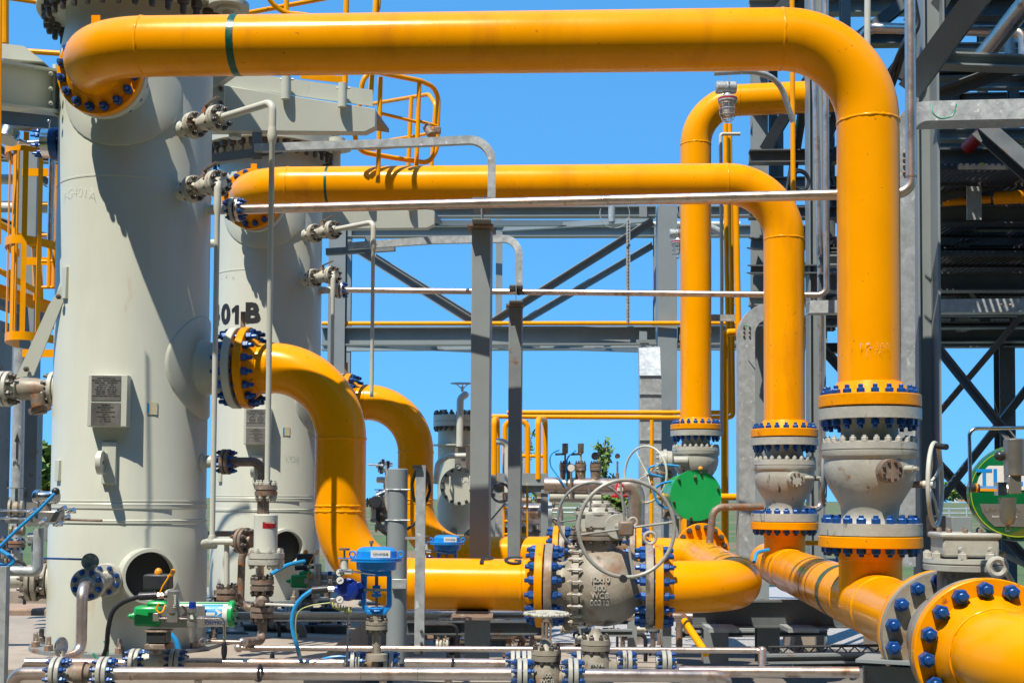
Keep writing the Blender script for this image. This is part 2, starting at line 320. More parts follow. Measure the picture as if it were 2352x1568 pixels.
def vessel(w):
    is_b = w == 'B'; side = 'front' if not is_b else 'rear'
    v = T('separator_vessel', 'large pale grey green upright vessel in front at the left' if not is_b else 'pale grey green upright vessel further back, lettered F-401B in black', 'vessel', (AX[0], AX[1], .55), 'pair of upright filter vessels')
    zb = P(300, 1497, 7.52).z; zt = P(100, 47, 8.0).z
    z1 = P(308, 1162, 7.52).z; z2 = P(308, 1198, 7.52).z; z0 = P(308, 402, 7.52).z
    m = MB().lathe((AX[0], AX[1], zb), ZZ, [(0, VR+.012), (.004, VR+.012), (z2-zb-.05, VR+.012), (z2-zb-.02, VR), (zt-zb-.28, VR), (zt-zb-.1, VR-.03), (zt-zb, VR-.03)], 96)
    sh = O('shell', m, VES, v)
    for zz, a, b in ((z1, .022, .006), (z2, .014, .007), (z0, .008, .0025), (z1+.03, .006, .003)):
        O('weld_seam', MB().lathe((AX[0], AX[1], zz-a), ZZ, [(0, VR), (a*.4, VR+b), (a, VR+b*.7), (a*1.5, VR+b), (a*2, VR)], 96, cap=False), VES, sh)
    FR = P(100, 45, 8.0).x; FRr = AX[0]-FR+.005
    f = disc(v, (AX[0], AX[1], zt), ZZ, FRr, .30, VES, name='top_flange', n=96)
    O('cover_joint', MB().lathe((AX[0], AX[1], zt+.13), ZZ, [(0, FRr+.002), (.008, FRr+.002)], 96, cap=False), INK, f)
    bolts(f, (AX[0], AX[1], zt-.002), -ZZ, FRr-.062, 36, .062, 0.0, DBL, .06, two=False, name='cover_bolt')
    O('baseplate', MB().lathe((AX[0], AX[1], zb-.03), ZZ, [(0, VR+.11), (.03, VR+.11)], 64), STD, v)
    bolts(v, (AX[0], AX[1], zb), ZZ, VR+.07, 14, .05, 0, BRN, .05, two=False, name='anchor_bolt')
    # top nozzle facing the camera
    c = P(236, 169, 7.27); yn = c+PY*.4
    az0 = math.atan2(c.x+PY.x*.35-AX[0], .5)*0+math.asin(max(-1, min(1, ((c+PY*.2).x-AX[0]+.02)/VR)))*.3
    O('nozzle_pad', pad(c.z, .06, .365, .012), VES, v)
    n_ = O('nozzle', MB().cyl(c+PY*.055, c+PY*.6, .166, n=48), VES, v)
    fl = disc(n_, c+PY*.004, PY, .262, .05, VES, .166, .06)
    # side nozzle
    s0 = onX(VR-.1, UZ_IN); s1 = onX(.734, UZ_IN)
    O('nozzle_pad', pad(UZ_IN, math.pi/2-.093, .335, .014), VES, v)
    n2 = O('nozzle', MB().lathe(s0, PX, [(0, .17), (.1, .195), (.125, .178), (.15, .166), (s1.x-s0.x-.05, .166)], 48), VES, v)
    side_flange = disc(n2, s1-PX*.012, -PX, .262, .05, VES, .17, .07)
    # small nozzles
    for px, py, dirv, L, r in ((165, 329, -PX, .60, .036), (150, 892, -PX, .62, .045), (490, 486, PX, .60, .03), (470, 1060, PX, .58, .038), (470, 1248, PX, .58, .030)):
        if is_b and py in (892,): continue
        z = P(px, py, 8.0).z; a = Vector((AX[0], AX[1], z))+dirv*.4
        O('small_nozzle', MB().lathe(a, dirv, [(0, r*1.5), (.085, r*1.55), (.10, r*1.1), (L-.4, r)], 24), VES, v)
    for (px, py) in ((417, 296), (417, 441)):
        az = R_(52); d = Vector((math.sin(az), -math.cos(az), .0)); z = P(px, py, 7.7).z; a = Vector((AX[0], AX[1], z))+d*(VR-.03)
        O('small_nozzle', MB().lathe(a, d, [(0, .056), (.03, .055), (.045, .045), (.05, .036), (.14, .034)], 24), VES, v)
    # nameplates on a bent box
    p, nn = hit(255, 922, AX, VR); t_ = Vector((-nn.y, nn.x, 0)); bx = O('nameplate_bracket', MB().box(p+nn*.035, .235, .09, .315, (t_, nn, ZZ)), VES, v, bev=.004)
    for dz, h, mt, nm in ((.075, .150, PLT, 'F'), (-.083, .140, PLD, 'U')):
        pc = p+nn*.082+ZZ*dz-t_*.008; O('nameplate', MB().box(pc, .175, .003, h, (t_, nn, ZZ)), mt, bx)
        if nm == 'F':
            rows = ['FILTER SEPARATOR (F-401%s)' % w, 'ITEM NO F-401%s   SERVICE FILTER/SEPARATOR' % w, 'DESIGN CODE        MAX PRESSURE', 'CAPACITY  kg        YEAR', 'DIAMETER  mm      TEST DATE', 'SHELL THK  mm     HEAD THK  mm', 'DESIGN PRESS      NET WEIGHT', 'DESIGN TEMP        DATE BUILT', 'MANUFACTURER JOINT STOCK COMPANY']
        else: rows = ['CERTIFIED BY', 'JOINT STOCK COMPANY', 'MAWP AT 80 C', 'MAX ALLOWABLE PRESSURE', 'MDMT AT', 'U   MIN DESIGN METAL TEMP', 'W   SERIAL NO', 'RT 1   YEAR BUILT']
        for k, rw in enumerate(rows):
            text(rw, .0085, pc+nn*.003+ZZ*(h*.40-k*h*.8/len(rows)), t_, ZZ, INK, bx, 'plate_lettering')
    p, nn = hit(349, 937, AX, VR); t_ = Vector((-nn.y, nn.x, 0))
    st = O('paper_sticker', MB().box(p+nn*.002, .065, .003, .078, (t_, nn, ZZ)), pm('cream_sticker', (.66, .62, .42), .6, var=.12, nz=60), v)
    O('sticker_stripe', MB().box(p+nn*.004-t_*.025, .012, .002, .06, (t_, nn, ZZ)), CYC, st)
    # tailing lug
    p, nn = hit(252, 1063, AX, VR); t_ = Vector((-nn.y, nn.x, 0)); O('lug_plate', MB().box(p+nn*.01, .085, .03, .255, (t_, nn, ZZ)), VES, v, bev=.004)
    lg = O('lifting_lug', MB().lathe(p+nn*.10-t_*.04, t_, [(0, .072), (.03, .072)], 40).box(p+nn*.05-t_*.025, .03, .1, .12, (t_, nn, ZZ)), VES, v)
    O('lug_hole', MB().lathe(p+nn*.105-t_*.01, t_, [(0, .012), (.002, .012)], 16), INK, lg)
    # skirt opening
    az = R_(29); e = Vector((math.sin(az), -math.cos(az), 0)); z = P(395, 1322, 7.5).z; o = Vector((AX[0], AX[1], z))
    O('skirt_opening', MB().lathe(o+e*(VR-.10), e, [(0, .166), (.235, .166), (.237, .146), (.0, .146)], 56, cap=False), VES, v)
    O('opening_shade_disc', MB().lathe(o+e*(VR+.03), e, [(0, .150), (.002, .150)], 48), INK, v)  # black disc paints the dark interior seen through the opening
    # two welded brackets on the left edge
    for (a, b, c2) in (((152, 630), (158, 712), (118, 640)), ((136, 1060), (137, 1112), (112, 1110))):
        p, nn = hit(a[0], a[1]+20, AX, VR); t_ = Vector((-nn.y, nn.x, 0)); O('welded_cleat', MB().box(p+nn*.008, .05, .02, .2 if a[1] < 700 else .13, (t_, nn, ZZ)), VES, v, bev=.003)
    # manway davit on the cover
    pz = P(525, 20, 7.75); O('davit', MB().cyl(pz-ZZ*.02, pz+ZZ*.1, .075, n=32).lathe(pz, ZZ, [(0, .13), (.03, .13)], 32).cyl(pz-ZZ*.3, pz, .035, n=20).box(pz+Vector((-.12, 0, .012)), .1, .05, .03), VES, v)
    return v, fl, side_flange
def writing():
    pass
def unit(w):
    is_b = w == 'B'; fr = 'front vessel' if not is_b else 'rear vessel'
    v, topf, sidef = vessel(w)
    def lab(a, b): return a if not is_b else b
    # ---- two vent valves at 52 degrees and their down pipes
    az = R_(52); d = Vector((math.sin(az), -math.cos(az), 0))
    for i, (py, dn_px, endpy) in enumerate(((296, (626, 247), (612, 1112)), (441, (500, 437), (485, 1238)))):
        z = P(417, py, 7.7).z; c0 = Vector((AX[0], AX[1], z))+d*VR
        up_l = ('upper', 'lower')[i]
        t = ball_valve('', c0, d, .125, .355, lab('rust stained bolted ball valve on the front vessel, %s of the two' % up_l, 'rust stained bolted ball valve on the rear vessel, %s of the two' % up_l))
        small_pair(v, t, c0+d*.125, d)
        vp = T('vent_pipe', lab(('pale thin pipe from the front vessel, dropping in front of the big yellow elbow', 'pale grey thin pipe dropping straight down beside the right edge of the front vessel')[i], ('pale grey thin pipe from the rear vessel, dropping past the rear yellow elbow', 'pale grey thin pipe dropping beside the right edge of the rear vessel')[i]), 'pipe', c0+d*.4, 'thin vent pipes from the filter vessels')
        small_pair(t, vp, c0+d*.355, d)
        s = c0+d*.36
        if i == 0:
            e = P(*dn_px, 7.16); e.z = s.z; b = Vector((P(*endpy, 7.16).x, e.y, P(*endpy, 7.16).z)); b.x = e.x
            path = fillet([s, e, e-ZZ*.16], .055, 8); O('pipe_run', MB().tube(path, .0225, 16), VSM, vp)
            O('pipe_run', MB().lathe(e-ZZ*.15, -ZZ, [(0, .0225), (.05, .030), (.09, .0225), (.10, .0165), ((e-ZZ*.15).z-b.z if not is_b else 1.35, .0165)], 16), VSM, vp)
        else:
            e = P(*dn_px, 7.42); e.z = s.z; bz = P(485, 1240, 7.42).z; L = e.z-.14-bz
            O('pipe_run', MB().tube([s, e, e-ZZ*.12], .0225, 16, .05), VSM, vp)
            O('pipe_run', MB().lathe(e-ZZ*.11, -ZZ, [(0, .0225), (.06, .0235), (.10, .0165), (L, .0165), (L+.001, .022), (L+.03, .022)], 16), VSM, vp)
    # ---- overhead yellow pipe
    c = P(236, 169, 7.27) if not is_b else P(581, 459, 10.6)-OFF
    q = P(1995, 600, 6.50) if not is_b else P(1801, 720, 9.84)-OFF
    zf = P(2000, 938, 6.50).z if not is_b else P(1803, 1005, 9.84).z-OFF.z
    oh = T('overhead_gas_pipe', lab('biggest yellow pipe, running across the top then bending straight down at right', 'second yellow overhead pipe at mid height, bending down left of the largest riser'), 'pipe', (q.x, q.y, zf), 'yellow overhead pipes')
    e1 = c-PY*.507; e2 = Vector((q.x, q.y, c.z-(.052 if not is_b else .026))); e1 = Vector((e1.x, e1.y, c.z-(.03 if not is_b else .018))); hx = (e2-e1).normalized()
    bd = .457; rp = .162
    O('pipe_run', MB().tube([c-PY*.03, e1, e2, Vector((q.x, q.y, zf+.12))], rp, 56, bd, seg=20), YEL, oh)
    fl = disc(oh, c-PY*.004, -PY, .262, .05, YFL, .168, .05)
    bolts(fl, c+PY*.0, -PY, .225, 16, .046, .054, BLU, .03)
    O('gasket', MB().cyl(c-PY*.005, c+PY*.005, .2, n=32), BLP, fl)
    O('nozzle_flange', MB().cyl(c+PY*.004, c+PY*.055, .262, n=64), VFL, oh) if False else None
    for k, (pt, ax) in enumerate(((e1+hx*bd, hx), (e2-hx*bd, hx), (e2-ZZ*bd, ZZ), (Vector((q.x, q.y, zf+.125)), ZZ))): weld(oh, pt, ax, rp)
    band(oh, e1+hx*(bd+.52 if not is_b else bd+.33), hx, rp+.0016, .04 if not is_b else .022, GRT)
    fb = disc(oh, Vector((q.x, q.y, zf+.004)), ZZ, .264, .062, YFL, .168, .07)
    O('lifting_tab', MB().box(e1+(PY+hx)*bd*.27+ZZ*(rp+.02), .05, .012, .09, (hx, PY, ZZ)), YFL, oh)
    if is_b:
        text('PG', .16, Vector((q.x, q.y, P(1760, 760, 9.84).z))+Vector((-.1626, -.02, 0))-OFF*0, ZZ*-1, PX*-.3+PY*-1, INK, oh) if False else None
    # ---- thin stainless pipe
    zS = P(490, 486, 8.0).z; s0 = onX(.60, zS)
    fx = 533; Lc = ((fx-1176)/F*8.0-AX[0])/(PX.x+.093*(fx-1176)/F)
    cc = onX(Lc, zS)
    sp = T('stainless_pipe', lab('thin stainless pipe crossing the picture below the second yellow pipe and rising at far right', 'thin stainless pipe crossing lower down, in front of the rear yellow riser, then turning up'), 'pipe', cc, 'thin stainless vent pipes')
    small_pair(v, sp, cc, PX, .078, .022, .012, VFL, INX, .03, .03, 8, .026, BLU)
    if not is_b:
        e = P(2093, 436, 7.0); a0 = cc+PX*.03; top = P(2080, -120, 7.0); e.z = P(2093, 443, 7.0).z
        O('pipe_run', MB().tube([a0, e, Vector((e.x, e.y, top.z))], .0305, 20, .075), INX, sp)
        O('elbow_joint', MB().lathe(Vector((e.x, e.y, e.z+.085)), ZZ, [(0, .0315), (.012, .0315)], 20, cap=False), BRN, sp)
    else:
        e = P(1899, 678, 10.5)-OFF; O('pipe_run', MB().tube([cc+PX*.03, e, Vector((e.x, e.y, P(1899, -60, 10.5).z-OFF.z))], .027, 20, .075), INX, sp)
    # ---- lower yellow inlet spool
    cL, cR = 2.698, 3.374
    ip = T('inlet_gas_pipe', lab('yellow pipe curving down from the front vessel to the 12x10 valve, marked PG', 'yellow pipe curving down from the rear vessel, behind the one marked PG'), 'pipe', onX(1.386, UZ_LO-.2), 'yellow inlet pipes')
    O('pipe_run', MB().tube([onX(.78, UZ_IN), onX(1.386, UZ_IN), onX(1.386, UZ_LO), onX(cL-.05, UZ_LO)], rp, 56, .457, seg=20), YEL, ip)
    fi = disc(ip, onX(.748, UZ_IN), PX, .262, .05, YFL, .168, .06)
    bolts(fi, onX(.734, UZ_IN), PX, .225, 16, .046, .066, BLU, .035)
    O('spacer_handle', MB().box(onX(.735, UZ_IN+.30), .03, .012, .13), BRN, fi)
    weld(ip, onX(.93, UZ_IN), PX, rp)
    for zz in (UZ_IN-.457, UZ_LO+.457+.03, UZ_LO+.457-.005): weld(ip, onX(1.386, zz), ZZ, rp)
    weld(ip, onX(1.386+.457, UZ_LO), PX, rp); weld(ip, onX(cL-.14, UZ_LO), PX, rp)
    # ---- large valve
    bv = T('gate_valve', lab('large dirty grey valve with cast 12x10 lettering and a big round handwheel, in front', 'large grey valve behind the one cast 12x10, with a dark grey handwheel'), 'valve', onX(3.03, UZ_LO-.25), 'large handwheel valves on the inlet pipes')
    L0 = cL; W = cR-cL; prof = [(.05, .165), (.09, .15), (.13, .155), (.17, .185), (.172, .225), (.215, .225), (.217, .205), (.24, .225), (.30, .246), (.38, .25), (.46, .235), (.52, .20), (.56, .165), (.60, .15), (W-.05, .165)]
    O('valve_body', MB().lathe(onX(L0, UZ_LO), PX, prof, 64), CSD, bv, sharp=30)
    big_pair(ip, bv, onX(cL, UZ_LO), PX, mb_=CSD, hb=False)
    bolts(bv, onX(L0+.195, UZ_LO), PX, .243, 20, .022, .02, PBL, .01, name='body_bolt')
    top = onX(3.02, UZ_LO)
    zpl = P(1380, 1240, 7.6).z; O('bonnet_neck', MB().cyl(top, Vector((top.x, top.y, zpl)), .125, n=32), CSD, bv)
    bp = O('bonnet_flange', MB().lathe(Vector((top.x, top.y, zpl)), ZZ, [(0, .162), (.022, .165), (.024, .158), (.030, .158), (.032, .165), (.052, .165)], 40), CSD, bv)
    bolts(bp, Vector((top.x, top.y, zpl+.026)), ZZ, .145, 10, .026, .028, DBL, .014)
    gb = O('gearbox', MB().lathe(Vector((top.x, top.y, zpl+.05)), ZZ, [(0, .135), (.10, .13), (.102, .145), (.125, .145), (.127, .12), (.15, .11)], 32).box(Vector((top.x+.0, top.y-.06, zpl+.12)), .16, .16, .09), CST, bv, bev=.004)
    bolts(gb, Vector((top.x, top.y, zpl+.175)), ZZ, .13, 8, .02, 0, DBL, .01, two=False)
    hc = P(1437, 1213, 7.05) if not is_b else P(1360, 1188, 10.5)-OFF
    gx = hc.x; O('gear_shaft', MB().cyl(Vector((gx, top.y+.03, hc.z)), Vector((gx, hc.y+.02, hc.z)), .02, n=12).cyl(Vector((gx, top.y-.16, hc.z)), Vector((gx, top.y-.135, hc.z)), .078, n=32).box(Vector(((gx+top.x)/2, top.y-.02, hc.z)), abs(gx-top.x)+.1, .16, .12), CST if not is_b else CSD, bv, bev=.003)
    hw = handwheel(bv, hc, Vector((.08, -1, .02)), .275 if not is_b else .295, .0115, .03, WHL if not is_b else STD, 4, .14, .03)
    O('wheel_hub', MB().box(hc+Vector((0, -.03, 0)), .085, .05, .085), BRN, hw, bev=.012)
    if not is_b: O('wheel_grip', MB().cyl(hc+Vector((-.02, -.04, -.28)), hc+Vector((-.02, -.10, -.28)), .022, n=16), BLP, hw)
    ey = MB(); eye(ey, onX(cR-.025, UZ_LO+.30), .036, .011, (0, 1, 0)); O('lifting_eye', ey, CST, bv)
    if not is_b:
        for k, s_ in enumerate(('12x10', '300', 'WCB', '00313')):
            zz = P(1405, (1333, 1353, 1370, 1387)[k], 7.4).z; rr = math.sqrt(.25**2-(zz-UZ_LO)**2)+.002; b_ = onX(3.045, zz)
            text(s_, .048, b_-PY*rr, PX, ZZ+PY*((zz-UZ_LO)/max(rr, .05)), CST, bv, 'cast_lettering', .0008, .006)
    # top lettering PG
        for k, ch in enumerate('PG'):
            a = R_(72); b_ = onX(2.33+k*.17, UZ_LO)+(-PY*math.cos(a)+ZZ*math.sin(a))*(rp+.002)
            text(ch, .17, b_, PX, ZZ*math.cos(a)+PY*math.sin(a), INK, ip, 'lettering', .004, .0005)
    return v, bv
def check_valve(XY, zrow, label, D, green=False, plug=True):
    """upright cast valve in a riser: zrow maps photo rows of the first valve onto z"""
    x, y = XY; cv = T('check_valve', label, 'valve', (x, y, zrow(1228)), 'upright cast valves under the yellow risers')
    A = lambda r: zrow(r); k = .0023
    prof = [(A(1228), .264), (A(1201), .264), (A(1200), .16), (A(1190), .148), (A(1178), .146), (A(1160), .153), (A(1140), .180), (A(1115), .215), (A(1090), .232), (A(1072), .236), (A(1056), .232), (A(1050), .243), (A(1047), .246), (A(1036), .246), (A(1035), .242), (A(1034), .242), (A(1033), .247), (A(1018), .245), (A(1016), .22), (A(1012), .165), (A(1000), .148), (A(985), .145), (A(966), .16), (A(965), .264), (A(940), .264)]
    O('valve_body', MB().lathe((x, y, 0), ZZ, prof, 72), CST, cv, sharp=28)
    c = Vector((x, y, 0)); a = 0
    bolts(cv, c+ZZ*A(1017), ZZ, .226, 24, .03, 0, PBL, .010, two=False, name='body_bolt')
    b1 = bolts(cv, c+ZZ*(A(939)), ZZ, .228, 20, .040, .064, BLU, .02)
    b2 = bolts(cv, c+ZZ*(A(1228.5)), ZZ, .228, 20, .042, .06, BLU, .015)
    if plug:
        e = Vector((.10, -1, 0)).normalized(); p = c+ZZ*A(1083)+e*.20
        pc = O('side_cover', MB().lathe(p, e, [(0, .062), (.075, .06), (.076, .058), (.088, .058)], 36), CST if D > 8 else BRN, cv)
        bolts(pc, p+e*.088, e, .045, 8, .014, 0, DBL if D < 8 else BRN, .004, two=False, name='cover_screw')
        e2 = Vector((.55, -.85, 0)).normalized(); O('drain_plug', MB().cyl(c+ZZ*A(1078)+e2*.2, c+ZZ*A(1078)+e2*.285, .018, n=12).cyl(c+ZZ*A(1078)+e2*.27, c+ZZ*A(1078)+e2*.31, .011, n=12), CST, cv)
    return cv
OFF = Vector((0, 0, 0)); VA, BVA = unit('A')
OFF = Vector((.22, 3.32, .04)); VB, BVB = unit('B'); OFF = Vector((0, 0, 0))
# painted name on the rear vessel
axB = (AX[0]+.22, AX[1]+3.32)
for ch, px, py in (('F', 452, 724), ('-', 470, 724), ('4', 487, 724), ('0', 518, 723), ('1', 543, 722), ('B', 579, 720)):
    if px < 500: 
        continue
    p, nn = hit(px, py, axB, VR+.004); t_ = Vector((-nn.y, nn.x, 0))
    if ch == '1': O('vessel_lettering', MB().prism([p+t_*x_+ZZ*z_ for x_, z_ in ((-.016, -.083), (.024, -.083), (.024, .083), (-.006, .083), (-.05, .05), (-.05, .018), (-.016, .036))], nn*.001), INK, VB, sharp=None); continue
    text(ch, .235, p, t_, ZZ, INK, VB, 'vessel_lettering', .011, .0004)
p, nn = hit(501, 726, axB, VR+.004); t_ = Vector((-nn.y, nn.x, 0)); text('4', .235, p-t_*.03, t_, ZZ, INK, VB, 'vessel_lettering', .011, .0004)
for s_, px, py, sz, par, ax_, m_ in (('FG401A', 178, 442, .085, VA, AX, CHK), ('PG401B', 521, 634, .06, VB, axB, CHK), ('COIL', 672, 1052, .075, VB, axB, INK)):
    p, nn = hit(px, py, ax_, VR+.003); t_ = Vector((-nn.y, nn.x, 0)); text(s_, sz, p, t_-ZZ*.1, ZZ, m_, par, 'chalk_writing', -.003, .0003)
# ---- lower U connector joining both inlet lines
OB = Vector((.22, 3.32, .04)); cR = 3.374
uc = T('header_loop_pipe', 'fat yellow pipe bending back from the right side of the 12x10 valve towards the rear', 'pipe', onX(3.93, UZ_LO-.2))
pB = onX(cR+.05, UZ_LO)+OB; e2 = onX(3.93, UZ_LO)+OB
O('pipe_run', MB().tube([onX(cR+.05, UZ_LO), onX(3.93, UZ_LO), Vector((e2.x-.02, e2.y, UZ_LO+.04)), pB], .162, 56, .457, seg=20), YEL, uc)
f1 = disc(uc, onX(cR+.004, UZ_LO), PX, .262, .05, YFL, .168, .06); disc(BVA, onX(cR-.004, UZ_LO), -PX, .262, .05, CSD, None)
bolts(f1, onX(cR, UZ_LO), PX, .228, 16, .046, .055, BLU, .03)
f2 = disc(uc, onX(cR+.004, UZ_LO)+OB, PX, .262, .05, YFL, .168, .06); OFF = OB; disc(BVB, onX(cR-.004, UZ_LO), -PX, .262, .05, CSD, None); OFF = Vector((0, 0, 0))
bolts(f2, onX(cR, UZ_LO)+OB, PX, .228, 16, .046, .055, BLU, .03)
weld(uc, onX(3.93-.457, UZ_LO), PX, .162)
hd = (e2-onX(3.93, UZ_LO)).normalized()
for L_, m_ in ((1.0, GRT), (1.9, YFL), (2.25, GRT)): band(uc, onX(3.93, UZ_LO)+hd*L_, hd, .164, .05, m_)
for L_ in (.46, 2.86): weld(uc, onX(3.93, UZ_LO)+hd*L_, hd, .162)
# ================================================================= RISERS: valves + header
z1 = lambda r: P(2000, r, 6.50).z
q1 = P(1995, 600, 6.50); q1 = (P(2006, 1100, 6.5).x*.5+q1.x*.5, q1.y)
CV1 = check_valve((P(1995, 600, 6.50).x, P(1995, 600, 6.50).y), z1, 'largest upright grey cast valve, with a round dark brown side cover', 6.5)
dz2 = P(1803, 1005, 9.84).z-z1(938)
X2 = P(1801, 720, 9.84)
CV2 = check_valve((X2.x, X2.y), lambda r: z1(r)+dz2, 'middle upright grey cast valve with a pale side cover and orange screws', 9.84)
dz3 = P(1598, 988, 12.9).z-z1(938); X3 = P(1598, 800, 12.9)
CV3 = check_valve((X3.x, X3.y), lambda r: z1(r)+dz3, 'smallest upright grey cast valve, partly behind the green round cap', 12.9, plug=False)
# rear riser 3
r3 = T('rear_gas_riser', 'yellow riser furthest back, bending right behind the steel tower near the caged lamp', 'pipe', (X3.x, X3.y, z1(938)+dz3))
zt3 = P(1760, 229, 12.8).z; pe = Vector((P(2010, 229, 12.6).x, 12.6, zt3)); e3 = Vector((X3.x, X3.y, zt3))
O('pipe_run', MB().tube([Vector((X3.x, X3.y, z1(938)+dz3+.1)), e3, pe], .162, 48, .457, seg=18), YEL, r3)
disc(r3, Vector((X3.x, X3.y, z1(938)+dz3+.004)), ZZ, .264, .055, YFL, .168, .06)
weld(r3, e3-ZZ*.457, ZZ, .162); weld(r3, e3+(pe-e3).normalized()*.457, (pe-e3).normalized(), .162); weld(r3, Vector((X3.x, X3.y, z1(938)+dz3+.12)), ZZ, .162)
d3 = disc(r3, Vector((X3.x, X3.y, z1(1228.5)+dz3-.004)), -ZZ, .264, .055, YFL, .168, .06)
O('pipe_run', MB().cyl(Vector((X3.x, X3.y, z1(1230)+dz3-.05)), Vector((X3.x, X3.y, .55)), .162, n=48), YEL, r3)
# header
H1 = Vector((P(1995, 600, 6.50).x, 6.50, UZ_LO)); H2 = Vector((X2.x, X2.y, UZ_LO)); hdir = (H1-H2).normalized()
hp = T('collecting_header_pipe', 'yellow header pipe running toward the camera under the two right hand valves, green bands', 'pipe', H1-ZZ*.2)
endL = (H1-H2).length; fc = H1+hdir*1.50
O('pipe_run', MB().tube([H2-hdir*1.1, H1, fc-hdir*.05], .162, 56), YEL, hp)
for q, nm in ((H1, z1(1228.5)), (H2, z1(1228.5)+dz2)):
    O('branch_pipe', MB().cyl(q, Vector((q.x, q.y, nm-.05)), .161, n=56), YEL, hp)
    weld(hp, Vector((q.x, q.y, nm-.125)), ZZ, .161, wd=.004)
    O('branch_flange', MB().lathe(Vector((q.x, q.y, nm-.004)), -ZZ, [(0, .262), (.004, .266), (.055, .266), (.058, .262), (.058, .175), (.075, .172), (.12, .163)], 64), YFL, hp)
for L_ in (-.30, .33): weld(hp, H1+hdir*L_, hdir, .162)
for L_ in (-.32, .36): weld(hp, H2+hdir*L_, hdir, .162)
band(hp, H1-hdir*.75, hdir, .1637, .12, GRT); band(hp, H1-hdir*1.5, hdir, .1637, .02, GRT); band(hp, H1-hdir*1.2, hdir, .1637, .015, INK)
disc(hp, fc-hdir*.004, -hdir, .262, .05, YFL, .168, .06)
hv = T('header_ball_valve', 'grey valve between the two big bolted flange rings at lower right, with lifting eye', 'valve', fc+hdir*.27-ZZ*.25)
vl = .55
O('valve_body', MB().lathe(fc, hdir, [(.004, .262), (.055, .262), (.056, .17), (.09, .15), (.15, .19), (.275, .205), (.4, .19), (.46, .15), (vl-.056, .17), (vl-.055, .262), (vl-.004, .262)], 64), CSD, hv)
fA = T; bolts(hv, fc, hdir, .228, 16, .05, .055, BLU, .012, ph=.2)
c5 = fc+hdir*vl
op = T('outlet_gas_pipe', 'yellow pipe end with a large orange flange and blue bolts in the lower right corner', 'pipe', c5-ZZ*.2)
fo = O('flange', MB().lathe(c5+hdir*.004, hdir, [(0, .262), (.003, .266), (.047, .266), (.05, .262), (.05, .205), (.075, .195), (.14, .168)], 72), YFL, op)
bolts(fo, c5, hdir, .228, 16, .05, .055, BLU, .012, ph=.1)
e6 = c5+hdir*.50; O('pipe_run', MB().tube([c5+hdir*.1, e6, e6+PX*.9], .165, 56, .40, seg=20), YEL, op); weld(op, c5+hdir*.14, hdir, .167)
bn = fc+hdir*.275; zb0 = P(2225, 1308, bn.y).z
O('bonnet_neck', MB().cyl(Vector((bn.x, bn.y, UZ_LO)), Vector((bn.x, bn.y, zb0)), .10, n=32), CSD, hv)
bf = O('bonnet_flange', MB().lathe(Vector((bn.x, bn.y, zb0)), ZZ, [(0, .150), (.02, .152), (.022, .147), (.026, .147), (.028, .152), (.045, .150)], 40), CST, hv)
bolts(bf, Vector((bn.x, bn.y, zb0+.045)), ZZ, .135, 8, .03, 0, PBL, .006, two=False)
cap = O('bonnet', MB().box(Vector((bn.x, bn.y, zb0+.09)), .205, .2, .075, (PX, PY, ZZ)).box(Vector((bn.x, bn.y, zb0+.132)), .225, .215, .022, (PX, PY, ZZ)), CST, hv, bev=.008)
bolts(cap, Vector((bn.x, bn.y, zb0+.144)), ZZ, .095, 10, .018, 0, BRN, .004, two=False)
ey = MB(); eye(ey, Vector((bn.x+.055, bn.y-.18, zb0+.02)), .03, .0115, (.1, 1, 0)); O('lifting_eye', ey, CST, hv)
for q_ in (-.05, .06): O('grease_fitting', MB().cyl(Vector((bn.x+q_, bn.y-.1, zb0+.08)), Vector((bn.x+q_, bn.y-.13, zb0+.08)), .012, n=12), CST, hv)
for k, s_ in enumerate(('PG-300', 'J: 76')):
    qq = P(1995, 600, 6.50); e = Vector((-.12+.0, -1, 0)).normalized(); text(s_, .05, Vector((qq.x, qq.y, P(1985, 793+k*14, 6.3).z))+e*.1665, (1, -.12, 0), ZZ, CHK, [o for o in bpy.data.objects if o.name == 'overhead_gas_pipe'][0], 'chalk_writing', -.0022, .0003)
# ================================================================= STEELWORK
def bar(par, name, a, b, prof, mat, up=ZZ, label=None):
    return O(name, MB().ext(P(*a), P(*b), prof, up), mat, par, sharp=30, label=label)
def post(par, name, px, r0, r1, D, prof, mat, up=(0, 1, 0), label=None):
    a, b = VP(px, r0, r1, D); return O(name, MB().ext(b, a, prof, up), mat, par, sharp=30, label=label)
def tubes(par, name, pts, r, mat, bend=0.0, n=10):
    return O(name, MB().tube([P(*q) for q in pts], r, n, bend), mat, par)
def stube(name, pts, r, mat, label, cat, group=None, bend=0.0, n=12):
    return S(name, MB().tube([P(*q) for q in pts], r, n, bend), mat, label, cat, group)
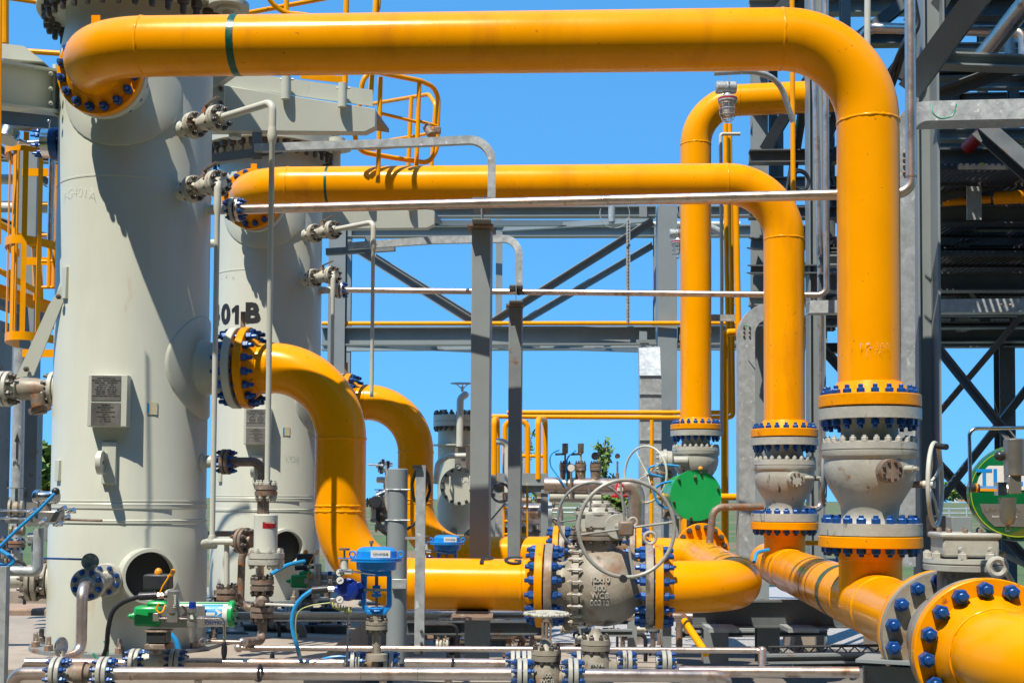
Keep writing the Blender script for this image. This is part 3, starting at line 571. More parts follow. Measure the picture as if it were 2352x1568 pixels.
# ---- rack behind the pipes
fr = T('pipe_rack', 'grey steel pipe rack with crossed braces standing behind the yellow pipes against the sky', 'steel frame', P(1150, 1440, 16))
post(fr, 'column', 1531, 476, 1530, 16, Bp(.25, .22), STG); post(fr, 'column', 778, 476, 1412, 16, Ip(.22, .2), STG)
post(fr, 'column', 1510, 505, 1369, 19, Ip(.12, .15), STG); post(fr, 'column', 1147, 505, 750, 19, Ip(.1, .1), STG); post(fr, 'column', 800, 505, 1369, 19, Ip(.12, .12), STG)
for a, b, h in (((740, 489, 16), (1506, 487, 16), 24), ((1556, 487, 16), (1900, 486, 15.7), 24), ((740, 773, 16), (1506, 771, 16), 42), ((1556, 771, 16), (1900, 770, 15.7), 42)):
    bar(fr, 'beam', a, b, Ip(.16, h*px_m(16), .01, .016), STG)
for a, b, h in (((740, 533, 19), (1900, 531, 19), 26), ((740, 794, 19), (1900, 792, 19), 22)): bar(fr, 'beam', a, b, Ip(.16, h*px_m(19), .01, .016), STG)
for a, b in (((1000, 512, 16.1), (1495, 512, 18.6)), ((1150, 525, 18.6), (1495, 503, 16.1)), ((790, 800, 18.6), (1495, 790, 16.2)), ((1100, 790, 16.2), (1495, 803, 18.6)), ((790, 788, 16.2), (1100, 803, 18.6)), ((760, 515, 18.8), (1000, 506, 16.1))):
    bar(fr, 'plan_brace', a, b, Lp(.09, .09), STG)
for a, b in (((800, 560, 16), (1090, 742, 16)), ((1128, 742, 16), (1500, 508, 16)), ((860, 590, 19), (1130, 757, 19)), ((1170, 757, 19), (1500, 563, 19))): bar(fr, 'cross_brace', a, b, Lp(.085, .085), STG, up=(0, -1, .3))
for px in (1480, 1577):
    for py in (487, 771): O('splice_plate', MB().box(P(px-(3 if px < 1500 else 8), py, 15.88), .10, .03, .13), STG, fr)
hc_ = T('slotted_hanger', 'thin slotted galvanised channel hanging between the two rack beams', 'hanger', P(1443, 742, 16)); post(hc_, 'channel', 1443, 502, 742, 15.85, Cp(.05, .05), GAL)
a, b = VP(1443, 505, 740, 15.81); m = MB()
for k in range(30): m.box(a+(b-a)*((k+.5)/30)+Vector((0, -.0, 0)), .012, .004, .022)
o_ = O('slots', m, INK, hc_); o_['kind'] = 'stuff'
S('yellow_rack_pipe', MB().tube([P(740, 743, 16), P(1690, 742, 15.8)], .028, 12), YRL, 'thin yellow pipe lying along the top of the lower rack beam', 'pipe')
S('white_rack_pipe', MB().tube([P(740, 516, 18.8), P(1700, 515, 18.4)], .042, 16), VSM, 'white pipe running behind the top of the steel rack', 'pipe')
S('floodlight_tube', MB().cyl(P(1405, 474, 15.7), P(1405, 510, 15.7), .045, n=20).sph(P(1405, 510, 15.7), .04).torus(P(1412, 490, 15.7), (0, 1, 0), .19, .006, 24, 6, 2.4, 6.6), GAL, 'grey tube fitting with a looped cable hanging below the upper rack beam', 'fitting')
dk = T('cable_duct', 'tall galvanised box duct with a sloped top standing behind the rear riser', 'cable duct', P(1492, 1500, 15.0))
a, b = VP(1493, 862, 1500, 15.1); O('duct_body', MB().ext(b, a, Bp(.265, .16), (0, 1, 0)), GAL, dk, bev=.004)
p0, p1, p2, p3 = P(1469, 862, 15.0), P(1518, 862, 15.0), P(1516, 797, 15.35), P(1468, 800, 15.35); O('duct_bend', MB().prism([p0, p1, p2, p3], (0, .16, .03)), GAL, dk, sharp=20)
for py in (905, 960, 1010): O('duct_seam', MB().box(P(1493, py, 15.01), .272, .02, .008), GAL, dk)
# ---- posts carrying the thin stainless pipes
def support(px0, w, r_top, r_bot, D, pipe_py, r_p, tone, label, rot):
    t = T('pipe_support_post', label, 'post', P(px0, r_bot, D), 'posts carrying the thin stainless pipes')
    a, b = VP(px0, r_top, r_bot, D); wm = w*px_m(D)
    O('post', MB().ext(b, a, Bp(wm, wm*1.0), (math.sin(rot), math.cos(rot), 0)), tone, t, bev=.006)
    O('post_web', MB().ext(b, a, Ip(wm*1.5, wm*1.1, .008, .01), (math.sin(rot), math.cos(rot), 0)), tone, t) if False else None
    O('cap_plate', MB().box(a+Vector((-.01, -.03, .006)), wm*1.35, wm*1.9, .014), BRN, t)
    O('saddle_beam', MB().ext(a+Vector((0, -.27, .085)), a+Vector((0, .15, .085)), Ip(.12, .145, .008, .01)), STD, t)
    u = MB().torus(Vector((a.x+.02, D-.20, P(px0, pipe_py, D-.2).z)), (1, -.09, 0), r_p+.012, .007, 20, 8, -.1, math.pi+.1); O('pipe_clamp', u, BLK, t)
    return t
support(1108, 44, 530, 1480, 8.1, 466, .03, STG, 'large grey steel post rising in front of the sky, left of the other post', .1)
support(1185, 30, 706, 1400, 11.0, 675, .027, STD, 'rust streaked narrower grey post right of the large grey one', .1)
# ---- cable trays curving down to the posts
def tray(pts, D, w, h, label, bolts_at, grp):
    t = T('cable_tray', label, 'cable tray', P(pts[0][0], pts[0][1], D), grp)
    path = fillet([P(*q) for q in pts], .16 if D < 9.5 else .16, 8); m = MB(); rs = []
    for i, p in enumerate(path):
        tg = (path[min(i+1, len(path)-1)]-path[max(i-1, 0)]).normalized(); n_ = tg.cross(Vector((0, 1, 0))).normalized()
        rs.append(m.ring([p+n_*x+Vector((0, y, 0)) for x, y in ((-h/2, -w/2), (h/2, -w/2), (h/2, w/2), (h/2-.012, w/2), (h/2-.012, -w/2+.006), (-h/2+.012, -w/2+.006), (-h/2+.012, w/2), (-h/2, w/2))]))
    m.loft(rs); O('tray_channel', m, GAL, t, sharp=50)
    for q in bolts_at: O('tray_bolt', MB().sph(P(q[0], q[1], D-w/2-.004), .009, 8, 6), BRN, t)
    return t
tray([(585, 341, 8.75), (960, 328, 8.6), (1130, 320, 8.55), (1129, 470, 8.55)], 8.6, .05, .056, 'galvanised cable tray rising right then curving down beside the large grey post, front one', [(1018, 321.5), (1036, 321), (1053, 320.5), (1071, 320), (1129, 375), (1129, 394), (1129, 412), (1129, 430)], 'curved galvanised trays')
tray([(800, 566, 12.0), (1000, 552, 11.8), (1192, 548, 11.6), (1192, 672, 11.6)], 11.7, .05, .068, 'galvanised cable tray curving down beside the narrower rusty post, rear one', [(1147, 549), (1160, 549), (1192, 588), (1192, 600), (1192, 612), (1192, 624)], 'curved galvanised trays')
for (a, b, c_, D, lb) in (((592, 305), (592, 352), (500, 362), 8.8, 'dark grey tray bracket under the upper platform of the front vessel'), ((847, 543), (847, 575), (760, 575), 12.1, 'dark grey tray bracket under the lower platform of the rear vessel')):
    t = T('tray_bracket', lb, 'bracket', P(a[0], b[1], D)); bar(t, 'hanger_plate', (a[0], a[1], D), (b[0], b[1]+16, D), Lp(.07, .05), STD, up=(0, 1, 0)); bar(t, 'arm', (b[0]+60, b[1]-6, D), (c_[0]-10, c_[1]+4, D+.1), Bp(.06, .065), STD)
# ---- platforms cantilevered off the vessels, with sockets and a yellow rail
def platform(off, label, rlabel, full):
    global OFF
    OFF = off
    t = T('vessel_platform', label, 'platform', P(700, 300, 9.0), 'platforms on the filter vessels')
    f = [P(475, 190, 8.75), P(862, 250, 9.0), P(862, 291, 9.0), P(838, 303, 9.0), P(475, 300, 8.75)]
    O('edge_channel', MB().prism(f, (0, .10, 0)), VES, t, bev=.004)
    f2 = [P(500, 158, 8.82), P(856, 207, 9.03), P(856, 244, 9.03), P(500, 195, 8.82)]
    O('toe_plate', MB().prism(f2, (0, .012, 0)), VES, t)
    for px, r0, r1, D in ((657, 172, 229, 8.84), (787, 192, 247, 8.92)):
        a, b = VP(px, r0, r1, D); s = O('rail_socket', MB().cyl(a, b, .033, n=24).cyl(a+Vector((-.045, .01, -.03)), a+Vector((.055, .01, -.03)), .008, n=8), VES, t)
    O('deck', MB().prism([P(475, 190, 8.85), P(860, 250, 9.1), P(860, 250, 9.1)+Vector((.06, .5, .0)), P(475, 190, 8.85)+Vector((.05, .5, 0))], (0, 0, -.03)), STD, t)
    if full:
        O('gusset', MB().prism([P(437, 168, 8.6), P(535, 168, 8.6), P(490, 200, 8.6), P(437, 192, 8.6)], (0, .08, 0)), VES, t)
        b_ = O('web_cleat', MB().box(P(500, 225, 8.66), .10, .02, .16), VES, t); bolts(b_, P(508, 205, 8.64), (0, -1, 0), 0.001, 1, .03, 0, DBL, .01, two=False); bolts(b_, P(508, 238, 8.64), (0, -1, 0), 0.001, 1, .03, 0, DBL, .01, two=False)
        O('drain_stub', MB().cyl(P(540, 300, 8.9), P(540, 318, 8.9), .045, n=20), VES, t)
    OFF = Vector((0, 0, 0)); return t
platform(Vector((0, 0, 0)), 'large pale grey platform beam jutting right from the front vessel, two pipe sockets', '', True)
platform(Vector((.23, 3.32, .02)), 'pale grey platform beam jutting right from the rear vessel, behind the second yellow pipe', '', False)
rl = T('platform_railing', 'yellow looped guard railing with rounded corners right of the large pale platform beam', 'railing', P(915, 380, 10), 'yellow platform railings')
tubes(rl, 'outer_loop', [(820, 290, 9.7), (836, 160, 9.6), (965, 186, 10.0), (1008, 205, 10.2), (1003, 345, 10.2), (985, 375, 10.2), (900, 362, 10.0), (822, 348, 9.8), (812, 292, 9.7)], .020, YRL, .13)
tubes(rl, 'inner_loop', [(842, 241, 11.6), (985, 217, 10.6), (1000, 240, 10.5), (990, 400, 10.5)], .017, YRL, .1)
for pts in ([(874, 178, 9.75), (868, 420, 9.75)], [(963, 192, 10.0), (955, 420, 10.0)], [(945, 222, 10.7), (936, 420, 10.7)]): tubes(rl, 'upright', pts, .019, YRL)
for pts in ([(872, 260, 9.8), (955, 280, 10)], [(955, 276, 10), (1003, 290, 10.1)], [(845, 330, 11.4), (1000, 305, 10.5)], [(826, 345, 11.4), (1000, 330, 10.5)]): tubes(rl, 'rail', pts[:2], .0135, YRL)
O('swivel_clamp', MB().cyl(P(980, 292, 10.0), P(992, 312, 9.9), .035, n=14).box(P(1004, 300, 10.0), .06, .06, .05), BRN, rl, bev=.005)
rt = T('platform_railing', 'yellow railing above the overhead pipe at the top edge left of centre', 'railing', P(700, 30, 10.2), 'yellow platform railings')
tubes(rt, 'rail', [(560, 32, 8.8), (900, -32, 9.5)], .017, YRL); tubes(rt, 'upright', [(658, -60, 8.9), (658, 190, 8.9)], .019, YRL); tubes(rt, 'upright', [(797, -60, 9.0), (792, 205, 9.0)], .020, YRL); tubes(rt, 'upright', [(866, -60, 9.4), (852, 215, 9.3)], .020, YRL)
tubes(rt, 'curved_bar', [(600, -40, 8.8), (622, 8, 8.85), (655, 32, 8.9), (700, 34, 8.9), (760, 50, 9.0)], .019, YRL, .2); tubes(rt, 'curved_bar', [(868, -60, 9.4), (870, 20, 9.4), (850, 60, 9.4)], .019, YRL, .2)
O('kick_plate', MB().prism([P(690, 168, 9.8), P(800, 176, 9.9), P(798, 192, 9.9), P(690, 180, 9.8)], (0, .01, 0)), YRL, rt)
# ---- upper left beam, railings and caged ladder
lp = T('platform_beam', 'heavy pale grey steel beam meeting the front vessel at the upper left corner', 'beam', P(70, 260, 8.3))
bar(lp, 'beam', (-60, 188, 7.2), (150, 216, 7.95), Ip(.16, .27, .012, .016), VES); O('end_plate', MB().box(P(137, 214, 7.9), .02, .17, .32, (PX, PY, ZZ)), VES, lp)
O('beam_stub', MB().prism([P(4, 100, 7.6), P(55, 106, 7.6), P(100, 142, 7.6), P(4, 134, 7.6)], (0, .22, 0)), VES, lp)
for py in (170, 205, 238): bolts(lp, P(118, py, 7.62), (0, -1, 0), .0005, 1, .022, 0, PBL, .006, two=False)
tl = T('platform_railing', 'yellow railing behind the heavy beam at the upper left corner', 'railing', P(60, 100, 9.5), 'yellow platform railings')
for pts, r in (([(12, -60, 8.5), (12, 100, 8.5)], .024), ([(-40, -14, 9), (150, 14, 9)], .02), ([(60, 118, 9), (150, 124, 9)], .02), ([(2, -60, 6.6), (0, 560, 6.6)], .006)): tubes(tl, 'rail', pts, r, YRL)
cg = T('caged_ladder', 'yellow caged ladder with flat vertical straps and hoops left of the front vessel', 'ladder', P(85, 800, 8.8))
def hoop(py, r0):
    c0 = P(92, py, 9.15); m = MB(); rs = []
    for k in range(21):
        a = math.pi*(.93+.95*k/20); e = Vector((math.cos(a)*.20, math.sin(a)*.42, 0)); rs.append(m.ring([c0+e*f+Vector((0, 0, s)) for f, s in ((1, -.03), (1, .03), (.97, .03), (.97, -.03))]))
    m.loft(rs); O('hoop', m, YRL, cg)
    O('hoop', MB().box(P(96, py+24, 9.5), .30, .012, .06), YRL, cg)
for py in (372, 576, 787): hoop(py, .2)
for ang, wd in ((178, .028), (208, .03), (232, .032), (254, .035), (278, .036), (304, .034)):
    a_ = R_(ang); c0 = P(92, 790, 9.15); c1 = P(92, 340, 9.15); e = Vector((math.cos(a_)*.196, math.sin(a_)*.412, 0)); tn = Vector((-math.sin(a_)*.2, math.cos(a_)*.42, 0)).normalized()
    O('strap', MB().box(Vector((c0.x, c0.y, (c0.z+c1.z)/2))+e, wd, .008, c1.z-c0.z, (tn, ZZ.cross(tn), ZZ)), YRL, cg)
for px in (118, 130): a, b = VP(px, 380, 660, 9.5); O('stile', MB().cyl(a, b, .018, n=10), YRL, cg)
for py in (470, 540, 600, 660): O('rung', MB().cyl(P(96, py, 9.5), P(140, py, 9.5), .012, n=8), YRL, cg)
sd = T('stair_handrail', 'yellow sloping handrails and stringer at the far left edge beyond the ladder cage', 'handrail', P(20, 700, 10.5))
for pts, r in (([(-40, 490, 10), (82, 565, 10.6)], .03), ([(-40, 600, 10), (90, 672, 10.6)], .025), ([(26, 620, 10.3), (26, 690, 10.3)], .022)): tubes(sd, 'handrail', pts, r, YRL)
bar(sd, 'stringer', (-40, 655, 10.2), (140, 715, 11.0), Cp(.03, .11), YRL)
tubes(sd, 'plate_post', [(84, 560, 10.6), (88, 690, 10.6)], .045, YRL, n=4)
# steel behind on the left
ls = T('left_steelwork', 'shaded grey steelwork with a diagonal stair beam at the left edge behind the ladder', 'steel frame', P(50, 900, 11))
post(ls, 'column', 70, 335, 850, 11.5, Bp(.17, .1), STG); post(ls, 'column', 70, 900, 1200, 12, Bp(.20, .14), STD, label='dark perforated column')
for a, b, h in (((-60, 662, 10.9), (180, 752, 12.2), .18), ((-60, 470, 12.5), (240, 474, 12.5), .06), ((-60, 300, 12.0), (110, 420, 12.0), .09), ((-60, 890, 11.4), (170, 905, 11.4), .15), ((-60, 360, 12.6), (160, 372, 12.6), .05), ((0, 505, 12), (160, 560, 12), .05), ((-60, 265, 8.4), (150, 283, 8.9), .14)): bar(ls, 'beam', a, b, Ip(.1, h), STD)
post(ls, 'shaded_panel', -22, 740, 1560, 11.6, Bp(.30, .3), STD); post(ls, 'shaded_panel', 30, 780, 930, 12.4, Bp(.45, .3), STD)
for px, r0, r1, D, r, mt, lb in ((120, 366, 560, 9.3, .026, INB, 'aluminium clad vertical pipe inside the yellow ladder cage'), (46, 800, 1310, 10.0, .048, GAL, 'grey vertical pipe with a black flow arrow at the far left'), (126, 930, 1130, 11, .022, GAL, 'thin pale vertical tube between the dark column and the front vessel')):
    a, b = VP(px, r0, r1, D); q = S('vertical_pipe', MB().cyl(b, a, r, n=20), mt, lb, 'pipe')
    if px == 46:
        p = P(45, 1000, 10); O('flow_arrow', MB().box(p+Vector((.0, -.05, -.12)), .012, .004, .14).prism([p+Vector((-.02, -.05, -.05)), p+Vector((.02, -.05, -.05)), p+Vector((0, -.05, .02))], (0, .002, 0)), INK, q).matrix_parent_inverse = Matrix.Translation(-q.location)
        tt = text('PL', .06, p+Vector((0, -.052, -.23)), (1, 0, 0), ZZ, INK, q); tt.matrix_parent_inverse = Matrix.Translation(-q.location)
for py, D in ((411, 12.2), (571-95, 12.2)): S('white_pipe', MB().cyl(P(-60, py, D), P(200, py+3, D), .05, n=16), VSM, 'white horizontal pipe crossing behind the ladder cage, %s one' % ('upper' if py == 411 else 'lower'), 'pipe', 'white pipes behind the ladder cage')
# ---- steel tower at the right
tw = T('steel_tower', 'tall shaded grey steel tower with many beams and braces filling the right side', 'steel tower', P(2120, 1500, 9.2))
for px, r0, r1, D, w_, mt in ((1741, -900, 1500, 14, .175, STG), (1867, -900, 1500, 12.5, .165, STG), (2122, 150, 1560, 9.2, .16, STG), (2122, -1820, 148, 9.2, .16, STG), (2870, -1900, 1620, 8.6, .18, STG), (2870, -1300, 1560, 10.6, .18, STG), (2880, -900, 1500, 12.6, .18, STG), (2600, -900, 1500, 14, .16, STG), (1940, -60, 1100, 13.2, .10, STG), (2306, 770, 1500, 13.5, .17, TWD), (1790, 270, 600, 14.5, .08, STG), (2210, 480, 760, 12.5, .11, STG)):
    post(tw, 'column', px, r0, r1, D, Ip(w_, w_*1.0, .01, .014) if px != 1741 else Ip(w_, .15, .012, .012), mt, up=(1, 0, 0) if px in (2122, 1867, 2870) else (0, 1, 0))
a, b = VP(2145, 150, 1560, 9.12); O('column_flange', MB().ext(b, a, Bp(.018, .17), (0, 1, 0)), STG, tw)
H = [  # (row left, row right, x0, x1, D, h_px)
 (138, 150, 2100, 2420, 9.5, 30), (176, 172, 2150, 2420, 10.5, 16), (20, 24, 2080, 2420, 11.5, 44), (92, 90, 1900, 2130, 12.8, 30), (18, 16, 1720, 2130, 13.5, 34),
 (312, 312, 2145, 2420, 12.5, 26), (370, 368, 2145, 2420, 10.6, 50), (437, 430, 2145, 2420, 13.0, 14), (496, 496, 2145, 2420, 10.6, 42), (552, 550, 2145, 2420, 13.5, 16),
 (600, 598, 1880, 2420, 11.5, 24), (578, 576, 1880, 2420, 12.2, 12), (650, 648, 1880, 2420, 10.8, 42), (770, 768, 2145, 2420, 13, 34), (748, 746, 2145, 2420, 11, 14),
 (362, 360, 1720, 1940, 13.5, 30), (490, 490, 1720, 1940, 13.2, 26), (690, 690, 1720, 1940, 13.6, 26), (1425, 1420, 1560, 1900, 11, 44), (1290, 1290, 1880, 2140, 11, 16), (800, 800, 1880, 2145, 13, 22)]
for r0, r1, x0, x1, D, h in H:
    if x1 > 2400: r1 = r0+(r1-r0)*(2900-x0)/(x1-x0); x1 = 2900
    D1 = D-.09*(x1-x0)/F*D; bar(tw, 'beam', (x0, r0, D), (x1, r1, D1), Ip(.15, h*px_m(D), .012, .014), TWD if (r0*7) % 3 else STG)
for a, b, w_ in (((2092, 205, 8.5), (2262, -30, 8.0), .165), ((2062, 180, 9.4), (2180, -30, 9.2), .12), ((2147, 790, 9.5), (2420, 1130, 9.0), .055), ((2147, 960, 11), (2420, 640, 10.6), .055), ((2150, 1160, 12), (2370, 880, 12), .08), ((2150, 1060, 12.6), (2400, 1330, 12.6), .08), ((2250, 290, 9.2), (2420, 440, 9.0), .12), ((2150, 450, 10.4), (2420, 380, 10.0), .10), ((2150, 220, 9.8), (2420, 120, 9.4), .09),
    ((1760, 660, 13.8), (1860, 520, 13), .09), ((1760, 340, 13.8), (1850, 190, 13), .12), ((1815, 440, 13.5), (1860, 160, 13.2), .10), ((1890, 800, 12.8), (1980, 900, 12.8), .08), ((1880, 350, 13.4), (1930, 250, 13.4), .12), ((1900, 380, 13.4), (1930, 510, 13.4), .08), ((2260, 700, 12), (2150, 560, 12), .07), ((1885, 400, 12.9), (1932, 330, 12.9), .06), ((1760, 60, 13.6), (1850, -40, 13.2), .12), ((1905, 140, 13), (2075, 10, 13), .12), ((1980, 260, 12.6), (2080, 120, 12.6), .09)):
    if b[0] >= 2370: k_ = (2860-a[0])/(b[0]-a[0]); b = tuple(a[q]+(b[q]-a[q])*k_ for q in range(3))
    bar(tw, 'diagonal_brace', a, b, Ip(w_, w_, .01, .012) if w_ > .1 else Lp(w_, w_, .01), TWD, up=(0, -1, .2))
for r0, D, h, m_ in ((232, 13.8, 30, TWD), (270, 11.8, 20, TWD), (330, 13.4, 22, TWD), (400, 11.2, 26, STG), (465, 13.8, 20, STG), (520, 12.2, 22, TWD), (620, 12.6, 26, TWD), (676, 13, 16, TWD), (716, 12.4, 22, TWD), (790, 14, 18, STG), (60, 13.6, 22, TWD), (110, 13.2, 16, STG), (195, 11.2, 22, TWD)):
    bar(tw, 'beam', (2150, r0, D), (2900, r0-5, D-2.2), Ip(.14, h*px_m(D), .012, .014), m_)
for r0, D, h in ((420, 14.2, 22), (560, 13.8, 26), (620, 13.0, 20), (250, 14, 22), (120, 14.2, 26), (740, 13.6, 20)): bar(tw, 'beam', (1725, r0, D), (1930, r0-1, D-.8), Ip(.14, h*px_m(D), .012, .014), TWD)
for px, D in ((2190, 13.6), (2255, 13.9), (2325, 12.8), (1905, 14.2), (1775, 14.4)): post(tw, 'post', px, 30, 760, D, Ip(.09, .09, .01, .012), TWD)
def grating(z, x0, x1, y0, y1, nm, gap=.13, fill=.62):
    m = MB(); x = x0
    while x < x1: m.box(((x+gap*.3), (y0+y1)/2, z), gap*fill, y1-y0, .03); x += gap
    y = y0
    while y < y1: m.box(((x0+x1)/2, y, z-.02), x1-x0, .02, .03); y += .5
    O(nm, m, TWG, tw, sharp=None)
grating(P(2200, 452, 10.6).z, 3.25, 7, 9.6, 14.5, 'deck_grating', .05, .5); grating(11.0, 2.0, 7.5, 3, 14, 'added_shade_grating', .34, .8); grating(P(2200, 620, 11).z, 3.3, 7, 10.2, 14.5, 'deck_grating', .05, .5)  # the highest grating is added out of view to shade the tower
# galvanised tray along the tower, dropping beside the large riser
def boxtray(name, pts, w_, dp, label, grp, bend, bolts_at=(), green=None, D=8.3):
    t = T(name, label, 'cable tray', P(*pts[-1]), grp); path = fillet([P(*q) for q in pts], bend, 10); m = MB(); rs = []
    for i, p in enumerate(path):
        tg = (path[min(i+1, len(path)-1)]-path[max(i-1, 0)]).normalized(); n_ = tg.cross(Vector((0, 1, 0))).normalized()
        rs.append(m.ring([p+n_*x+Vector((0, y, 0)) for x, y in ((-w_/2, 0), (w_/2, 0), (w_/2, dp), (w_/2-.01, dp), (w_/2-.01, .008), (-w_/2+.01, .008), (-w_/2+.01, dp), (-w_/2, dp))]))
    m.loft(rs); O('tray_channel', m, GAL, t, sharp=50)
    for q in bolts_at: O('tray_bolt', MB().sph(P(q[0], q[1], D-.008), .011, 8, 6), BRN, t)
    if green: O('earth_wire', MB().tube([P(*q) for q in green], .005, 8, .06), pm('green_wire', (.02, .3, .16), .4), t)
    return t
boxtray('cable_tray', [(2430, 248, 8.0), (2078, 256, 8.3), (2080, 1300, 8.3)], .135, .2, 'broad galvanised cable tray along the tower at upper right, turning down beside the largest riser', 'broad galvanised trays', .14, [(2139, 238), (2158, 237), (2177, 236), (2195, 235), (2139, 262), (2158, 261), (2177, 260), (2195, 259), (2077, 352), (2077, 366), (2077, 380), (2077, 396)], [(2139, 240, 8.13), (2142, 262, 8.1), (2160, 274, 8.1), (2190, 268, 8.1), (2197, 240, 8.1)])
boxtray('cable_tray', [(1800, 712, 11.6), (1716, 716, 11.6), (1716, 1450, 11.6)], .15, .15, 'galvanised cable tray curving down left of the middle riser', 'broad galvanised trays', .22, [(1709, 751), (1709, 761), (1709, 771), (1722, 751), (1722, 761), (1722, 771)], [(1706, 750, 11.45), (1716, 744, 11.4), (1724, 752, 11.4)], 11.6)
boxtray('cable_tray', [(2440, 700, 10.0), (2160, 702, 10.3), (1860, 704, 10.7)], .11, .15, 'shaded galvanised cable tray running level across the middle of the tower', 'broad galvanised trays', .1, [(2300, 700), (2320, 700)], None, 10)
# pipes on and by the tower
g_ = 'stainless pipes beside the tower'
stube('tower_pipe', [(2242, 150, 11), (2420, -70, 10)], .085, INX, 'thick shaded steel pipe slanting out of the top right corner', 'pipe', n=24)
stube('tower_pipe', [(1865, -60, 11.8), (1884, 620, 11.8), (1886, 1120, 11.8), (1886, 1170, 11.8), (1790, 1164, 11.6)], .030, INX, 'stainless vertical pipe just right of the middle riser, hooking left low down', 'pipe', g_, .08, 16)
stube('tower_pipe', [(1975, 140, 12.2), (1980, 64, 12.2), (2352, 74, 11.4), (2352, 160, 11.4)], .052, INX, 'stainless elbowed pipe among the tower beams behind the largest bend', 'pipe', g_, .12, 16)
stube('tower_pipe', [(2300, 66, 12.6), (2322, 60, 12.6), (2325, 150, 12.6)], .075, GAL, 'grey vertical pipe with an elbow at the upper right corner', 'pipe', None, .1, 16)
stube('tower_pipe', [(1993, -60, 10.2), (1992, 120, 10.2)], .027, VSM, 'thin pale pipe beside the upper bend of the largest pipe', 'pipe')
stube('tower_pipe', [(2285, 455, 10.2), (2440, 448, 9.9)], .055, YEL, 'yellow pipe section seen through the tower at the right edge', 'pipe', 'yellow pipes inside the tower', 0, 24)
stube('tower_pipe', [(2195, 425, 10.4), (2262, 392, 10.4)], .075, YFL, 'short slanting yellow pipe inside the tower above the level one', 'pipe', 'yellow pipes inside the tower', 0, 24)
stube('tower_pipe', [(2165, 465, 10.5), (2275, 458, 10.4)], .035, YEL, 'thin yellow pipe behind the perforated plate in the tower', 'pipe', 'yellow pipes inside the tower')
stube('tower_pipe', [(2222, 340, 10.5), (2275, 285, 10.2)], .06, REDM, 'dark red pipe slanting between tower beams', 'pipe')
stube('tower_pipe', [(2160, 408, 14), (2440, 404, 13.7)], .06, VSM, 'white pipe seen through the tower at the right', 'pipe')
stube('tower_pipe', [(1880, 560, 13.6), (2440, 562, 13.2)], .05, VSM, 'white pipe crossing the tower behind the largest riser', 'pipe')
for k in range(2): stube('black_cable', [(2096-8*k, -20, 9), (2110-14*k, 60, 9.0), (2078-6*k, 110, 9.0), (2060-14*k, 170, 9.2), (2010-14*k, 300, 9.6)], .021, BLK, 'thick black cable drooping beside the upper bend, %s' % ('right one' if not k else 'left one'), 'cable', 'thick black cables', .12)
S('perforated_plate', MB().box(P(2237, 450, 10.15), .12, .02, .40), GAL, 'pale perforated steel plate upright between the tower beams', 'plate')
S('bent_angle', MB().ext(P(2130, 120, 8.8), P(2165, 118, 8.8), Lp(.14, .14, .01), (0, 1, 0)), STG, 'grey steel angle cleat by the slanting tower beam', 'bracket')
S('cable_coil', MB().torus(P(1836, 415, 11.5), (.3, -1, 0), .10, .016, 32, 8).torus(P(1838, 416, 11.46), (.3, -1, .1), .09, .014, 32, 8), BLK, 'coil of black cable hanging behind the bend of the second pipe', 'cable coil')
# conduits
g_ = 'small yellow conduits by the rear riser'
for pts, r, lb in (([(1666, 285, 13.6), (1669, 620, 13.6), (1676, 935, 13.6), (1676, 947, 13.6), (1600, 947, 13.7), (1165, 947, 13.9)], .026, 'yellow conduit dropping beside the rear riser and turning left at railing height, upper run'),
    ([(1676, 285, 13.7), (1680, 620, 13.7), (1684, 958, 13.7), (1600, 959, 13.8), (1130, 956, 14)], .026, 'yellow conduit dropping beside the rear riser and turning left at railing height, lower run'),
    ([(1690, 465, 13), (1696, 760, 13), (1700, 800, 13)], .032, 'short yellow vertical conduit against the tower column'), ([(1819, -60, 10.6), (1822, 470, 10.6)], .022, 'long thin yellow conduit down the left of the tower in front of the bend'),
    ([(1700, 762, 13.3), (1664, 764, 13.3), (1666, 1440, 13.3)], .04, 'yellow conduit with a short elbow beside the galvanised tray'), ([(1497, 962, 14.2), (1495, 1430, 14.2)], .022, 'thin yellow conduit dropping left of the rear riser')):
    stube('yellow_conduit', pts, r, YRL, lb, 'pipe', g_, .05)
stube('yellow_conduit', [(1512, 1140, 12.2), (1700, 1141, 12.2)], .035, YRL, 'short level yellow pipe behind the green round cap', 'pipe')
stube('yellow_conduit', [(1840, 1246, 10.4), (1910, 1246, 10.4)], .02, YRL, 'short yellow conduit between the two right hand valves', 'pipe')
stube('yellow_drain_pipe', [(1572, 1425, 7.3), (1622, 1500, 7.0)], .022, YRL, 'thin yellow pipe slanting down in front of the gravel', 'pipe')
stube('grey_conduit', [(1700, 308, 13.2), (1655, 308, 13.2), (1658, 620, 13.2), (1657, 1000, 13.2)], .019, VSM, 'thin grey conduit with a square bend beside the rear riser', 'pipe', None, .03)
S('conduit_bracket', MB().box(P(1658, 730, 13.1), .28, .04, .07), GAL, 'small galvanised bracket across the thin grey conduit', 'bracket')
